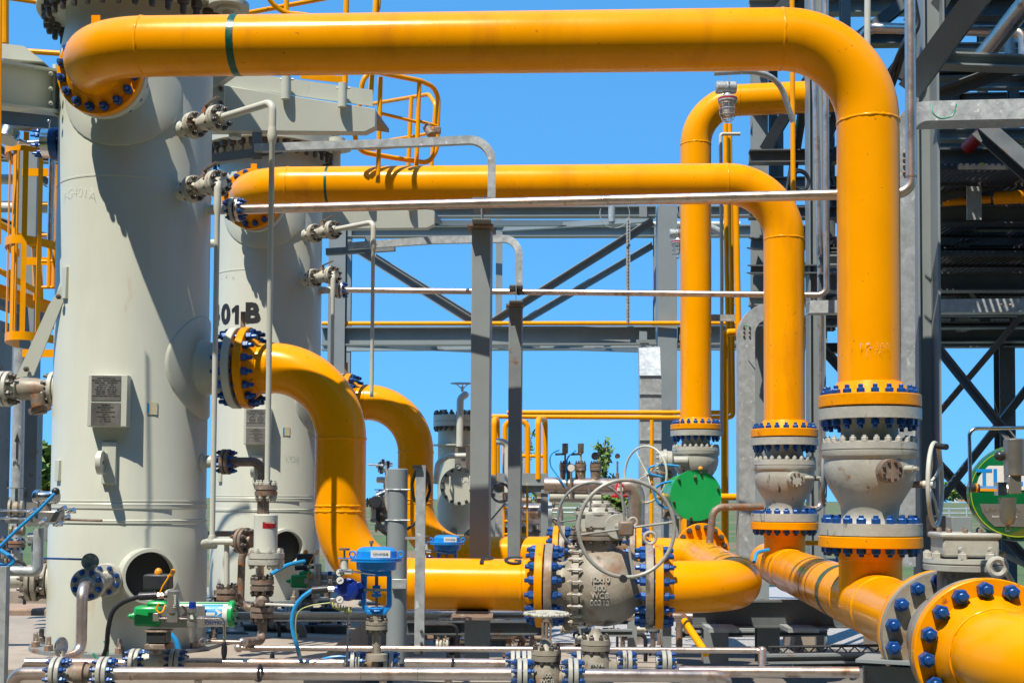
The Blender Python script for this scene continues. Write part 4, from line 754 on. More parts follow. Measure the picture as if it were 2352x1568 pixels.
# ---- caged lamps
def lamp(px, py, D, k, label):
    t = T('caged_lamp', label, 'lamp', P(px, py+60*k, D), 'caged industrial lamps'); s = k*px_m(D); c = P(px, py, D)
    X = Vector((1, 0, 0))
    O('junction_box', MB().lathe(c+X*-30*s+ZZ*36*s, X, [(0, 13*s), (3*s, 16*s), (17*s, 16*s), (17.5*s, 14*s), (22*s, 14*s), (23*s, 16*s), (50*s, 15*s), (52*s, 13*s)], 28), GAL, t)
    O('bracket', MB().ext(c+ZZ*60*s-Vector((0, 17*s, 0)), c+ZZ*34*s-Vector((0, 17*s, 0)), Bp(5*s, 2*s)), GAL, t); O('housing', MB().lathe(c+ZZ*24*s, -ZZ, [(0, 8*s), (10*s, 14*s), (13*s, 22*s), (15*s, 24*s), (24*s, 24*s), (25*s, 21*s)], 32), GAL, t)
    O('warning_band', MB().lathe(c+ZZ*8*s, -ZZ, [(0, 24.4*s), (4*s, 24.4*s)], 32, cap=False), REDM, t)
    O('glass', MB().lathe(c+ZZ*0*s, -ZZ, [(0, 12*s), (12*s, 13*s), (28*s, 12*s), (36*s, 6*s), (38*s, 1*s)], 24), GLS, t)
    m = MB()
    for q in range(8):
        a = q*math.pi/4; e = Vector((math.cos(a), math.sin(a), 0)); m.tube([c+e*21*s, c+e*20*s-ZZ*34*s, c+e*12*s-ZZ*50*s, c-ZZ*52*s], .8*s, 6)
    for zz, rr in ((6, 21), (20, 21), (34, 20), (47, 14)): m.torus(c-ZZ*zz*s, ZZ, rr*s, .8*s, 24, 6)
    O('wire_cage', m, GAL, t); return t
lamp(1671, 234, 10.0, .92, 'grey lamp with wire cage hanging under the big pipe near the tower'); lamp(1557, 560, 14.4, .66, 'small caged lamp half hidden at the left edge of the rear riser')
stube('lamp_arm', [(1640, 168, 10.1), (1735, 163, 10.1), (1790, 185, 10.2), (1822, 280, 10.3)], .024, GAL, 'curved grey conduit arm bending from the lamp down to the tower', 'pipe', None, .35)
stube('lamp_arm', [(1575, 518, 14.6), (1640, 520, 14.6), (1686, 560, 14.6), (1690, 700, 14.6)], .045, GAL, 'curved grey conduit arm near the small half hidden lamp', 'pipe', None, .5)
# ---- V-404 drum
vd = T('drum_vessel', 'small pale grey drum with a bolted lid, lifting wheel and round side hatch chalked V-404', 'vessel', P(1046, 1240, 13.5)); D = 13.5; c = P(1046, 1000, D); z = lambda r: P(1046, r, D).z; s = px_m(D)
O('shell', MB().lathe((c.x, c.y, z(1226)), ZZ, [(0, 20*s), ((1226-1212)*s, 34*s), ((1226-1195)*s, 40*s), ((1226-985)*s, 40*s), ((1226-970)*s, 38*s)], 48), VES, vd)
for q_ in (-28, 0, 28): O('leg', MB().box(Vector((c.x+q_*s, c.y+(.12 if q_ else -.15), z(1215)/2)), .07, .07, z(1215)), STG, vd)
lf = O('lid_flange', MB().lathe((c.x, c.y, z(980)), ZZ, [(0, 51*s), (11*s, 51*s), (11.2*s, 49*s), (12*s, 49*s), (12.2*s, 51*s), (25*s, 51*s), (26*s, 50*s)], 48), VES, vd)
bolts(lf, Vector((c.x, c.y, z(967))), ZZ, 46*s, 20, .042, 13*s, DBL, .02)
O('lifting_lug', MB().box(Vector((c.x-26*s, c.y, z(948))), 14*s, 4*s, 16*s).box(Vector((c.x+22*s, c.y, z(948))), 12*s, 4*s, 14*s), VES, vd, bev=.01)
dv = O('davit', MB().tube([P(1056, 1025, D-.28), P(1057, 915, D-.28), P(1070, 905, D-.2)], 8*s, 16, .06), VSM, vd); handwheel(vd, P(1062, 893, D-.25), (0, -.12, 1), 25*s, 2*s, 3*s, VSM, 3)
ht = P(1055, 1116, D-.24); h_ = O('hatch', MB().lathe(ht, (0, -1, 0), [(-.12, 34*s), (0, 36*s), (.01, 43*s), (.04, 43*s)], 40), VES, vd); bolts(h_, ht+Vector((0, -.04, 0)), (0, -1, 0), 38*s, 14, .034, 0, DBL, .012, two=False)
O('hatch_handle', MB().tube([ht+Vector((-20*s, -.04, 22*s)), ht+Vector((-20*s, -.10, 20*s)), ht+Vector((-20*s, -.10, -6*s)), ht+Vector((-20*s, -.04, -8*s))], 2*s, 8), VSM, h_); O('hatch_handle', MB().tube([ht+Vector((24*s, -.04, 22*s)), ht+Vector((24*s, -.10, 20*s)), ht+Vector((24*s, -.10, -6*s)), ht+Vector((24*s, -.04, -8*s))], 2*s, 8), VSM, h_)
text('V-404', .085, ht+Vector((-.0, -.045, .06)), (1, 0, 0), ZZ, CHK, h_, 'chalk_writing', -.001)
O('swing_arm', MB().tube([P(1000, 1110, D-.3), P(1005, 1062, D-.34), P(1030, 1047, D-.36), P(1070, 1046, D-.36)], 6*s, 12, .1), VSM, vd); O('hook', MB().torus(P(1052, 1070, D-.33), (0, 1, 0), 6*s, 1.6*s, 16, 8), GAL, vd)
O('nameplate', MB().box(P(1058, 1053, D-.23), 26*s, .02, 50*s), PLT, vd); O('support_ring', MB().lathe((c.x, c.y, z(1024)), ZZ, [(0, 52*s), (3*s, 52*s)], 32), VES, vd)
# ---- small access platform, railing, ladder
ap = T('access_platform', 'small grey access platform with yellow tube railing between the drum and the manifold', 'platform', P(1190, 1240, 13))
for pts in ([(1135, 1105, 13), (1135, 962, 13), (1142, 962, 13.4), (1142, 1105, 13.4)], [(1160, 1105, 13.6), (1160, 967, 13.6), (1212, 967, 13.6), (1212, 1100, 13.6)], [(1236, 1100, 13), (1236, 962, 13), (1252, 962, 13.6), (1252, 1105, 13.6)]): tubes(ap, 'railing_loop', pts, .030, YRL, .08)
tubes(ap, 'rail', [(1160, 1047, 13.6), (1246, 1047, 13.6)], .02, YRL)
bar(ap, 'toe_plate', (1118, 1104, 13), (1256, 1104, 13), Bp(.02, .16), STG); bar(ap, 'edge_beam', (1118, 1122, 13), (1256, 1122, 13), Ip(.1, .09), STG)
for px in (1130, 1251): post(ap, 'leg', px, 1090, 1470, 13, Bp(.075, .06), STG)
post(ap, 'leg', 1145, 1118, 1460, 13.4, Bp(.11, .04), GAL)
for px in (1157, 1211): tubes(ap, 'ladder_stile', [(px, 1108, 13), (px, 1250, 13)], .013, YRL)
for py in (1132, 1166, 1196, 1226): tubes(ap, 'ladder_rung', [(1157, py, 13), (1211, py, 13)], .012, YRL)
S('cable_coil', MB().torus(P(1149, 1130, 12.4), (0, -1, 0), .09, .011, 32, 8).torus(P(1151, 1131, 12.37), (.1, -1, 0), .095, .010, 32, 8).tube([P(1160, 1155, 12.3), P(1130, 1190, 12.2), P(1118, 1200, 12.2)], .01, 8), BLK, 'black cable coil hanging between the two grey posts', 'cable coil')
S('striped_pole', MB().cyl(P(1205, 1110, 15), P(1208, 965, 15), .03, n=12), GAL, 'thin grey pole behind the small access platform', 'pole')
stube('grey_elbow_pipe', [(1140, 1014, 12.7), (1166, 1014, 12.7), (1166, 1130, 12.7)], .035, VSM, 'pale grey elbowed pipe between the two grey posts', 'pipe', None, .07)
# ---- manifold with gauges
mf = T('manifold_pipe', 'wide stainless manifold pipe with flanged stubs and instruments on top, in front of distant grass', 'pipe', P(1350, 1180, 13)); D = 12.5
tubes(mf, 'pipe_run', [(1250, 1114, D), (1452, 1118, D), (1462, 1132, D), (1462, 1480, D)], 19*px_m(D), INX, .12, 28)
tubes(mf, 'reducer', [(1262, 1140, D), (1300, 1140, D), (1380, 1141, D)], 13*px_m(D), VSM, 0, 20)
for px in (1298, 1333, 1368):
    a, b = VP(px, 1100, 1080, D); O('stub', MB().cyl(a, b, .052, n=20), BRN, mf)
    f_ = O('stub_flange', MB().lathe(b, ZZ, [(0, .06), (.03, .06), (.032, .055), (.036, .06), (.065, .06)], 24), BRN, mf); bolts(f_, b+ZZ*.033, ZZ, .046, 8, .02, .034, DBL, .016)
for px, top, kind in ((1298, 1018, 't'), (1334, 1018, 't'), (1367, 1037, 'g'), (1418, 1037, 's')):
    b0, b1 = VP(px, 1080 if kind != 's' else 1100, top+22, D); O('stem', MB().cyl(b0, b1, .010, n=10).cyl(b0, b0+ZZ*.06, .018, n=8), BRN, mf)
    if kind == 't': a, b = VP(px, top+24, top, D); O('transmitter', MB().lathe(a, ZZ, [(0, .022), (.015, .03), ((b-a).length, .031)], 20), pm('bronze_housing', (.28, .24, .20), .35, .6), mf); O('connector', MB().cyl(a, a-Vector((.1, 0, .005)), .012, n=10), BLP, mf)
    else: c_ = P(px, top+10, D); O('gauge', MB().cyl(c_-Vector((0, .025, 0)), c_+Vector((0, .025, 0)), .04 if kind == 'g' else .026, n=24), INB, mf)
c_ = P(1312, 1074, D-.1); O('gauge', MB().cyl(c_, c_+Vector((0, .04, 0)), .043, n=28), INB, mf); O('gauge_face', MB().cyl(c_-Vector((0, .003, 0)), c_, .036, n=28), WHT, mf); O('stem', MB().cyl(c_-ZZ*.04, c_-ZZ*.3, .012, n=8), BRN, mf)
O('instrument_cable', MB().tube([P(1284, 1033, D), P(1262, 1042, D-.05), P(1264, 1070, D-.05), P(1290, 1105, D-.1), P(1300, 1120, D-.1)], .008, 8, .12), CYC, mf); O('instrument_cable', MB().tube([P(1322, 1034, D), P(1302, 1050, D-.05), P(1300, 1105, D-.1)], .008, 8, .12), CYC, mf)
rv = T('red_valve', 'small dark red bell shaped valve on the manifold behind the big handwheel', 'valve', P(1423, 1140, 12.2)); c_ = P(1423, 1142, 12.2); s = px_m(12.2)
O('bell', MB().lathe(c_, ZZ, [(0, 20*s), (5*s, 20*s), (8*s, 12*s), (26*s, 11*s), (30*s, 8*s), (34*s, 5*s), (38*s, 5*s)], 24), REDM, rv); O('tag', MB().box(c_+Vector((0, -12.5*s, 19*s)), 14*s, .004, 8*s), WHT, rv)
# further machinery behind the posts
mc = T('filter_drum', 'horizontal polished drum and pipe clutter seen between the two grey posts', 'drum', P(1200, 1210, 14))
tubes(mc, 'drum', [(1130, 1180, 14), (1268, 1180, 14)], .125, INX, 0, 28)
for px in (1140, 1262): O('drum_flange', MB().cyl(P(px-4, 1180, 14), P(px+5, 1180, 14), .15, n=28), GAL, mc)
for k, (px, py, w_, h_, m_) in enumerate(((1150, 1222, 30, 26, REDM), (1186, 1222, 40, 30, BRN), (1200, 1150, 40, 18, BRN), (1170, 1135, 20, 20, GAL), (1226, 1226, 26, 24, STD), (1240, 1150, 14, 24, BRN), (1218, 1214, 10, 10, WHT))):
    q = P(px, py, 14.2-.02*k); O('fitting', MB().cyl(q-Vector((w_*.0025, 0, 0)), q+Vector((w_*.0025, 0, 0)), h_*.0024, n=14).cyl(q-ZZ*h_*.004, q+ZZ*h_*.004, h_*.0015, n=10), m_, mc)
# ================================================================= FOREGROUND PIPEWORK AND DEVICES
def mm(px, D): return px*px_m(D)
def fpair(par, px, py, D, R=.0785, bolt=BLU, mat=CST, ax=(1, 0, 0), hub=.032, n=8, s=.024, t=.021):
    return small_pair(par, par, P(px, py, D), Vector(ax), R, t, .006, mat, mat, hub, .028, n, s, bolt)
def bottom_lines(lb):
    fp = T('process_pipe', lb[0], 'pipe', P(700, 1560, 5.9)); D = 5.9
    O('pipe_run', MB().tube([P(30, 1620, 6.05), P(30, 1546, 6.0), P(160, 1545, 5.95)], .031, 18, .07), INX, fp)
    O('pipe_run', MB().tube([P(225, 1545, D), P(1218, 1547, D)], .031, 20), INX, fp); O('pipe_run', MB().tube([P(1290, 1549, D), P(1664, 1552, D), P(1672, 1600, D+.1)], .031, 20, .06), INX, fp)
    for px in (134, 241): fpair(fp, px, 1545, D)
    for px in (1200, 1316): fpair(fp, px, 1548, D)
    for px in (303, 830, 960): weld(fp, P(px, 1546, D), (1, 0, 0), .031, mat=BRN, wd=.0025)
    for px in (455, 880, 1030): O('drain_nipple', MB().cyl(P(px, 1550, D), P(px, 1590, D), .018, n=12), INX, fp)
    O('wafer_valve', MB().lathe(P(160, 1545, D), (1, 0, 0), [(0, .036), (.03, .045), (.032, .058), (.075, .058), (.077, .045), (.10, .036)], 28), CSD, fp)
    mp = T('process_pipe', lb[1], 'pipe', P(800, 1530, 6.4)); D = 6.4
    for a, b in ((60, 300), (418, 790), (930, 1172), (1560, 1755)): O('pipe_run', MB().tube([P(a, 1521 if a < 1500 else 1541, D), P(b, 1523 if a < 1500 else 1541, D)], .0255, 18), INX, mp)
    O('pipe_run', MB().tube([P(1560, 1541, D), P(1972, 1543, D-.1)], .0285, 18), INX, mp)
    for px in (312, 405, 818, 894, 1184, 1210, 1335): fpair(mp, px, 1518 if px < 500 else 1523, D, .066, hub=.027, s=.022)
    for px in (1424, 1440, 1530, 1546): fpair(mp, px, 1520, D, .062, hub=.027, s=.02) if px in (1440, 1530) else None
    O('reducer', MB().lathe(P(740, 1523, D), (1, 0, 0), [(0, .0255), (.05, .03), (.10, .024), (.13, .015)], 18), INX, mp)
    rp_ = T('process_pipe', lb[2], 'pipe', P(1100, 1495, 6.9)); D = 6.9
    O('pipe_run', MB().tube([P(548, 1487, D), P(1751, 1493, D-.1), P(1751, 1541, D-.3)], .0165, 16, .03), INX, rp_)
    for a, b in (((535, 1486), (560, 1487)), ((1738, 1493), (1760, 1493))): O('elbow_fitting', MB().sph(P(a[0]+13, a[1]+1, D), .026, 16, 10), INX, rp_)
    O('elbow_fitting', MB().cyl(P(1751, 1500, D-.1), P(1751, 1520, D-.15), .022, n=16), INX, rp_)
bottom_lines(('long stainless pipe along the bottom edge, nearest the camera, elbow at left end', 'stainless pipe just behind the front one along the bottom, broken by control valves', 'thin stainless pipe behind the bottom pair, turning down at its right end'))
OFF = Vector((.28, 3.3, -.03)); bottom_lines(('stainless pipe of the rear skid, seen level below the lower yellow pipe, front one', 'stainless pipe of the rear skid seen behind the actuators, second one', 'thin pipe of the rear skid behind its two thicker pipes')); OFF = Vector((0, 0, 0))
for px, py, D_ in ((597, 1540, 5.86), (1040, 1526, 6.35), (1493, 1490, 6.85), (625, 1510, 6.45)):
    S('pipe_clamp', MB().torus(P(px, py+4, D_), (1, 0, 0), .036 if D_ < 6.6 else .022, .007, 24, 8), BLK, {597: 'black rubber lined clamp on the front bottom pipe under the green actuator', 1040: 'black clamp on the middle bottom pipe right of the galvanised strut', 1493: 'black clamp on the thin rear bottom pipe under the large valve', 625: 'black clamp on the middle bottom pipe below the rusty ball valve'}[px], 'clamp', 'black pipe clamps')
sf = T('process_pipe', 'short thin stainless pipe with round elbow ends below the green actuator cylinder', 'pipe', P(510, 1475, 6.2)); O('pipe_run', MB().tube([P(462, 1472, 6.3), P(555, 1474, 6.25)], .011, 12), INX, sf)
for px in (466, 556): O('elbow_fitting', MB().sph(P(px, 1473, 6.28), .021, 16, 10), INX, sf)
S('dark_valve_lever', MB().sph(P(515, 1492, 6.1), .05, 16, 10, (.3, .3, 1)), BLK, 'black pear shaped lever hanging on the short thin stainless pipe', 'lever')
# gate valves on the bottom lines
def gatev(px, D, r0, wheel, label, txt):
    """r0 maps rows: bonnet flange row"""
    t = T('bottom_gate_valve', label, 'valve', P(px, r0+70, D), 'small dirty gate valves at the bottom'); c = P(px, r0, D); s = px_m(D)
    O('valve_body', MB().lathe(c-ZZ*95*s, ZZ, [(0, 24*s), (20*s, 34*s), (45*s, 36*s), (68*s, 30*s), (82*s, 26*s)], 32).lathe(c-ZZ*55*s-Vector((48*s, 0, 0)), (1, 0, 0), [(0, 15*s), (20*s, 22*s), (48*s, 30*s), (76*s, 22*s), (96*s, 15*s)], 28), CSD, t)
    f = O('bonnet_flange', MB().lathe(c-ZZ*13*s, ZZ, [(0, 33*s), (11*s, 34*s), (11.5*s, 32*s), (13*s, 32*s), (13.5*s, 34*s), (25*s, 33*s)], 36), CSD, t); bolts(f, c-ZZ*.5*s, ZZ, 28*s, 8, .022, 12.5*s, DBL, .012)
    O('bonnet', MB().lathe(c+ZZ*12*s, ZZ, [(0, 24*s), (8*s, 17*s), (18*s, 11*s), (24*s, 10*s)], 24), CSD, t)
    if wheel:
        O('yoke', MB().box(c+ZZ*52*s-Vector((9*s, 0, 0)), 5*s, 8*s, 50*s).box(c+ZZ*52*s+Vector((9*s, 0, 0)), 5*s, 8*s, 50*s).cyl(c+ZZ*30*s, c+ZZ*90*s, 4*s, n=10).box(c+ZZ*77*s, 24*s, 9*s, 6*s), BRN, t)
        m = MB(); w0 = c+ZZ*92*s; m.torus(w0, (0, -.02, 1), 46*s, 4*s, 48, 8)
        for k in range(24): a = k*math.pi/12; m.sph(w0+Vector((math.cos(a)*49*s, math.sin(a)*49*s, 0)), 4.5*s, 6, 5)
        for k in range(4): a = k*math.pi/2+.5; m.tube([w0, w0+Vector((math.cos(a)*46*s, math.sin(a)*46*s, 0))], 4*s, 8)
        O('handwheel', m, VFL, t)
    for k, q in enumerate(txt): text(q, .03, c-ZZ*(42+14*k)*s-Vector((0, 37*s, 0)), (1, 0, 0), ZZ, CST, t, 'cast_lettering', .0005, .004)
OFF = Vector((.28, 3.3, -.03)); gatev(1255, 5.95, 1502, True, 'dirty grey gate valve of the rear skid, shaded under the lower yellow pipe', ('300',)); OFF = Vector((0, 0, 0))
gatev(1255, 5.95, 1502, True, 'dirty grey gate valve at the bottom under a pale knobbed wheel', ('300', 'WCB')); gatev(1368, 6.35, 1479, False, 'dirty grey check valve with a bolted cap, right of the knobbed wheel valve', ('FNW',))
# left drain elbow from the front vessel
dp = T('drain_pipe', 'stainless elbow pipe dropping from the blue bolted flanges low on the front vessel', 'pipe', P(185, 1510, 6.9)); e = (P(200, 1342, 6.95)-P(248, 1330, 7.45)).normalized()
a = P(262, 1326, 7.62); O('nozzle', MB().lathe(a, e, [(0, .085), (.09, .08), (.1, .05), (.22, .042)], 28), VES, VA)
small_pair(VA, dp, P(244, 1331, 7.40), e, .098, .026, .03, VFL, VFL, .042, .03, 8, .028, BLU); small_pair(dp, dp, P(203, 1341, 7.0), e, .093, .026, .01, INX, VFL, .04, .03, 8, .028, BLU)
O('pipe_body', MB().cyl(P(244, 1331, 7.36), P(203, 1341, 7.04), .045, n=24), VFL, dp)
q = P(203, 1341, 6.98); el = q+e*.16; bt = P(186, 1500, 6.8); el = Vector((bt.x, bt.y, q.z-.01)); O('pipe_run', MB().tube([q, el, Vector((bt.x, bt.y, bt.z)), P(60, 1535, 6.4)], .030, 20, .075), INX, dp)
bl = S('spectacle_blind', MB().cyl(P(207, 1289, 6.98), P(208, 1289, 6.97)+Vector((0, -.006, 0)), .048, n=32).box(P(205, 1312, 6.98), .03, .006, .06), INB, 'round flat steel blind plate standing above the blue bolted flanges', 'blind plate')
S('spectacle_blind', MB().lathe(P(139, 1485, 6.2), (1, -.3, 0), [(0, .05), (.008, .05)], 32).box(P(139, 1510, 6.2), .02, .02, .07), INB, 'round steel blind plate edge on, above the bottom left flanges', 'blind plate')
S('blue_rod', MB().cyl(P(84, 1281, 7.1), P(196, 1284, 6.97), .006, n=8), BLU, 'thin blue rod reaching right to the round blind plate', 'rod')
# left lower nozzle with dirty valve
nz = P(140, 1328, 7.9); lv = T('bolted_valve', 'dirty pale flanged valve on the lower left side of the front vessel', 'valve', P(90, 1370, 7.9))
O('nozzle', MB().lathe(Vector((AX[0]-.38, 8.0, nz.z)), (-1, -.12, 0), [(0, .11), (.17, .105), (.172, .075), (.2, .06), (.3, .05)], 32), VES, VA)
small_pair(VA, lv, P(112, 1332, 7.88), (-1, -.12, 0), .118, .028, .01, VFL, CSD, .05, .03, 8, .034, DBL); small_pair(lv, lv, P(76, 1338, 7.83), (-1, -.12, 0), .115, .028, .01, CSD, CSD, .05, .03, 8, .034, DBL)
O('valve_body', MB().lathe(P(112, 1332, 7.88), (-1, -.12, 0), [(0, .05), (.05, .075), (.1, .05), (.13, .05), (.45, .05)], 28), VFL, lv)
O('handle_stub', MB().cyl(P(95, 1300, 7.85), P(95, 1284, 7.85), .02, n=10).cyl(P(95, 1290, 7.85), P(95, 1282, 7.85), .032, n=6), BRN, lv)
# upper left bridle with brace
bv_ = T('bolted_valve', 'pale flanged valve body with rusty bolts at mid height left of the front vessel', 'valve', P(60, 940, 7.95)); zz = P(150, 892, 8.0).z
c1 = P(124, 892, 8.0); small_pair(VA, bv_, Vector((c1.x, 8.05, zz)), (-1, 0, 0), .115, .028, .008, VFL, VFL, .05, .035, 8, .034, DBL)
O('valve_body', MB().lathe(Vector((c1.x-.03, 8.05, zz)), (-1, 0, 0), [(0, .055), (.05, .06), (.1, .072), (.2, .075), (.25, .06), (.45, .06)], 28), CSD, bv_)
small_pair(bv_, bv_, P(14, 893, 8.0), (-1, 0, 0), .115, .028, .008, VFL, VFL, .05, .035, 8, .034, DBL)
O('valve_body', MB().cyl(P(85, 905, 7.95), P(92, 950, 7.95), .045, n=16).lathe(P(90, 935, 7.95), (.3, 0, -1), [(0, .07), (.03, .07)], 20), BRN, bv_)
br = T('brace_bar', 'pale flat brace bar slanting from the front vessel down to the left valve', 'brace', P(60, 860, 7.8)); m = MB()
m.prism([P(152, 640, 7.62), P(158, 668, 7.62), P(142, 700, 7.65), P(76, 862, 7.75), P(36, 868, 7.78), P(112, 700, 7.68)], (0, .012, 0)); O('flat_bar', m, VES, br); bolts(br, P(136, 682, 7.61), (0, -1, 0), .0005, 1, .028, 0, DBL, .008, two=False); bolts(br, P(62, 848, 7.74), (0, -1, 0), .0005, 1, .03, 0, DBL, .008, two=False)
# diaphragm seal and gauge upper left
gs = T('diaphragm_gauge', 'round steel pressure gauge on a blue bolted diaphragm seal, upper left of the front vessel', 'gauge', P(90, 355, 7.95)); zz = P(165, 329, 8.0).z; c0 = Vector((P(134, 326, 8.0).x, 8.02, zz)); ax = Vector((-1, -.12, -.02)).normalized()
O('blue_flange', MB().lathe(c0, ax, [(0, .10), (.003, .104), (.05, .104), (.055, .09)], 36), BLU, gs); sd_ = O('steel_body', MB().lathe(c0+ax*.055, ax, [(0, .096), (.05, .094), (.055, .06), (.07, .03), (.16, .014), (.2, .014)], 32), INB, gs)
bolts(sd_, c0+ax*.055, ax, .08, 8, .026, .06, BLU, .03); O('bleed_plug', MB().cyl(c0+ax*.07+ZZ*.06, c0+ax*.07+ZZ*.15, .008, n=8).sph(c0+ax*.07+ZZ*.15, .012, 10, 8), INB, gs)
g0 = P(18, 312, 7.85); gx_ = Vector((-.1, -.35, -1)).normalized(); O('gauge_case', MB().lathe(g0-gx_*.04, gx_, [(0, .066), (.004, .07), (.07, .07), (.074, .066)], 36), INB, gs); O('gauge_face', MB().lathe(g0+gx_*.033, gx_, [(0, .06), (.003, .06)], 32), WHT, gs); O('stem', MB().cyl(c0+ax*.2, g0, .012, n=10), INB, gs)
# level transmitter lower left
lt = T('level_transmitter', 'silver transmitter with a round end cover on its valve manifold at the lower left', 'transmitter', P(110, 1210, 6.8)); D = 6.8
O('housing', MB().lathe(P(81, 1140, D), (1, -.15, 0), [(0, .036), (.008, .04), (.03, .04), (.032, .032), (.06, .030), (.1, .032), (.102, .04), (.125, .04), (.13, .036)], 28), INB, lt)
O('sensor_neck', MB().cyl(P(108, 1155, D), P(108, 1175, D), .022, n=16), BRN, lt); O('manifold_block', MB().box(P(112, 1186, D-.02), .16, .05, .06), PLT, lt, bev=.004)
for px, py in ((70, 1175), (92, 1198), (130, 1205), (148, 1190), (160, 1175), (140, 1170)): O('needle_valve', MB().cyl(P(px, py, D-.03), P(px+10, py-6, D-.06), .012, n=10).cyl(P(px-8, py, D), P(px+14, py, D), .008, n=8), INB, lt)
O('side_bracket', MB().box(P(76, 1180, D+.03), .07, .02, .13), PLT, lt); O('pointer_rod', MB().cyl(P(150, 1192, D-.04), P(234, 1195, D-.1), .007, n=8), BRN, lt)
for py in (1172, 1190): stube('impulse_tube', [(-60, py-2, 6.9), (75, py+1, 6.85)], .006, INB, 'thin polished tube running left from the silver transmitter, %s' % ('upper' if py == 1172 else 'lower'), 'tube', 'impulse tubes', 0, 8)
O('conduit_plug', MB().sph(P(128, 1128, D-.04), .022, 12, 8), BLP, lt)
stube('blue_cable', [(126, 1133, 6.72), (90, 1170, 6.7), (40, 1215, 6.7), (-20, 1275, 6.7)], .009, CYC, 'bright blue cable falling left from the silver transmitter', 'cable', 'bright blue cables', .2, 8)
stube('blue_cable', [(-20, 1250, 6.75), (20, 1275, 6.75), (36, 1292, 6.75), (10, 1300, 6.75), (-20, 1292, 6.75)], .012, CYC, 'loop of blue cable at the left edge under the falling cable', 'cable', 'bright blue cables', .05, 8)
ts = T('transmitter_stand', 'grey tube stand bent level then upright, carrying the silver transmitter', 'stand', P(60, 1330, 6.85)); O('tube_stand', MB().tube([P(24, 1311, 6.85), P(87, 1312, 6.85), P(89, 1212, 6.85)], .028, 20, .03), GAL, ts)
post(ts, 'strut', 8, 1300, 1640, 6.3, Bp(.05, .05), GAL)
# relief device right of the front vessel
rd = T('flame_arrestor', 'pale upright cylinder with a red warning label standing on a rust edged flange', 'arrestor', P(610, 1295, 7.16)); D = 7.16; c = VP(611, 1180, 1267, D)
O('cylinder', MB().lathe(c[1], ZZ, [(0, .070), (.008, .068), ((c[0]-c[1]).z-.006, .068), ((c[0]-c[1]).z, .062)], 36), VSM, rd)
m = MB(); q_ = P(611, 1212, D); rs = [[q_+Vector((math.sin(R_(a))*.069, -math.cos(R_(a))*.069, z_)) for z_ in (0, .036)] for a in range(-5, 66, 7)]
for k in range(len(rs)-1): m.f.append(tuple(m.ring([rs[k][0], rs[k+1][0], rs[k+1][1], rs[k][1]])))
O('warning_label', m, REDM, rd); text('DANGER', .014, P(620, 1200, D-.0705), (1, 0, 0), ZZ, WHT, rd, 'warning_lettering', 0, .0004)
f = O('base_flange', MB().lathe(P(611, 1295, D), ZZ, [(0, .104), (.026, .105), (.028, .1), (.034, .1), (.036, .105), (.066, .104)], 40), VFL, rd); bolts(f, P(611, 1281.5, D), ZZ, .088, 8, .024, .035, VFL, .008)
f = O('top_flange', MB().lathe(P(611, 1138, D), ZZ, [(0, .064), (.024, .066), (.026, .06), (.034, .06), (.036, .066), (.06, .064)], 36), BRN, rd); bolts(f, P(611, 1126, D), ZZ, .052, 8, .022, .032, VFL, .012)
O('stem', MB().cyl(P(611, 1180, D), P(611, 1136, D), .018, n=14), BRN, rd); O('outlet_pipe', MB().cyl(P(597, 1295, D), P(597, 1345, D), .024, n=18), INX, rd)
bw = T('ball_valve', 'rust brown ball valve with a long pale lever, low in front of the rear vessel', 'valve', P(602, 1415, 7.1), None); D = 7.1
for py in (1346, 1408): f = O('flange_pair', MB().lathe(P(602, py+9, D), ZZ, [(0, .066), (.024, .068), (.026, .06), (.034, .06), (.036, .068), (.06, .066)], 36), BRN, bw); bolts(f, P(602, py-2, D), ZZ, .054, 8, .024, .032, DBL, .012)
O('valve_body', MB().lathe(P(602, 1408, D), ZZ, [(0, .04), (.02, .05), (.04, .042), (.06, .05), (.085, .036), (.11, .036)], 28), CSD, bw); O('stem', MB().lathe(P(602, 1380, D-.03), (.1, -1, 0), [(0, .034), (.03, .034), (.05, .018), (.08, .018)], 20), BRN, bw)
O('lever', MB().cyl(P(610, 1387, D-.09), P(684, 1390, D-.13), .008, n=10), VSM, bw); O('lower_pipe', MB().tube([P(602, 1415, D), P(602, 1470, D), P(560, 1474, D-.3)], .026, 16, .05), BRN, bw)
ve = T('brown_elbow_pipe', 'rust brown elbow from a black bolted flange turning down behind the pale cylinder', 'pipe', P(600, 1180, 7.95)); D = 7.97; zz = P(470, 1060, 8.0).z
small_pair(VA, ve, Vector((P(520, 1060, D).x, D, zz)), PX, .082, .024, .006, BRN, BRN, .034, .03, 8, .028, BLU); e0 = P(603, 1063, D-.04); e0.z = zz
O('pipe_run', MB().tube([Vector((P(528, 1060, D).x, D, zz)), e0, e0-ZZ*.62], .030, 18, .075), BRN, ve)
gb = T('branch_pipe', 'pale grey small branch pipe low beside the front vessel, with a brown bolted flange', 'pipe', P(520, 1260, 7.4)); D = 7.42
O('pipe_run', MB().tube([P(486, 1243, D), P(548, 1243, D-.05)], .019, 14).cyl(P(521, 1243, D), P(521, 1347, D), .016, n=14).sph(P(488, 1243, D), .025, 12, 8).cyl(P(470, 1247, D+.4), P(488, 1243, D), .026, n=12), VSM, gb)
small_pair(gb, gb, P(561, 1241, D-.06), (1, -.5, 0), .078, .022, .006, BRN, BRN, .03, .03, 8, .026, DBL)
f = O('flange_pair', MB().lathe(P(521, 1376, D), ZZ, [(0, .062), (.024, .064), (.026, .055), (.038, .055), (.04, .064), (.064, .062)], 36), BRN, gb); bolts(f, P(521, 1363, D), ZZ, .05, 8, .024, .034, DBL, .012)
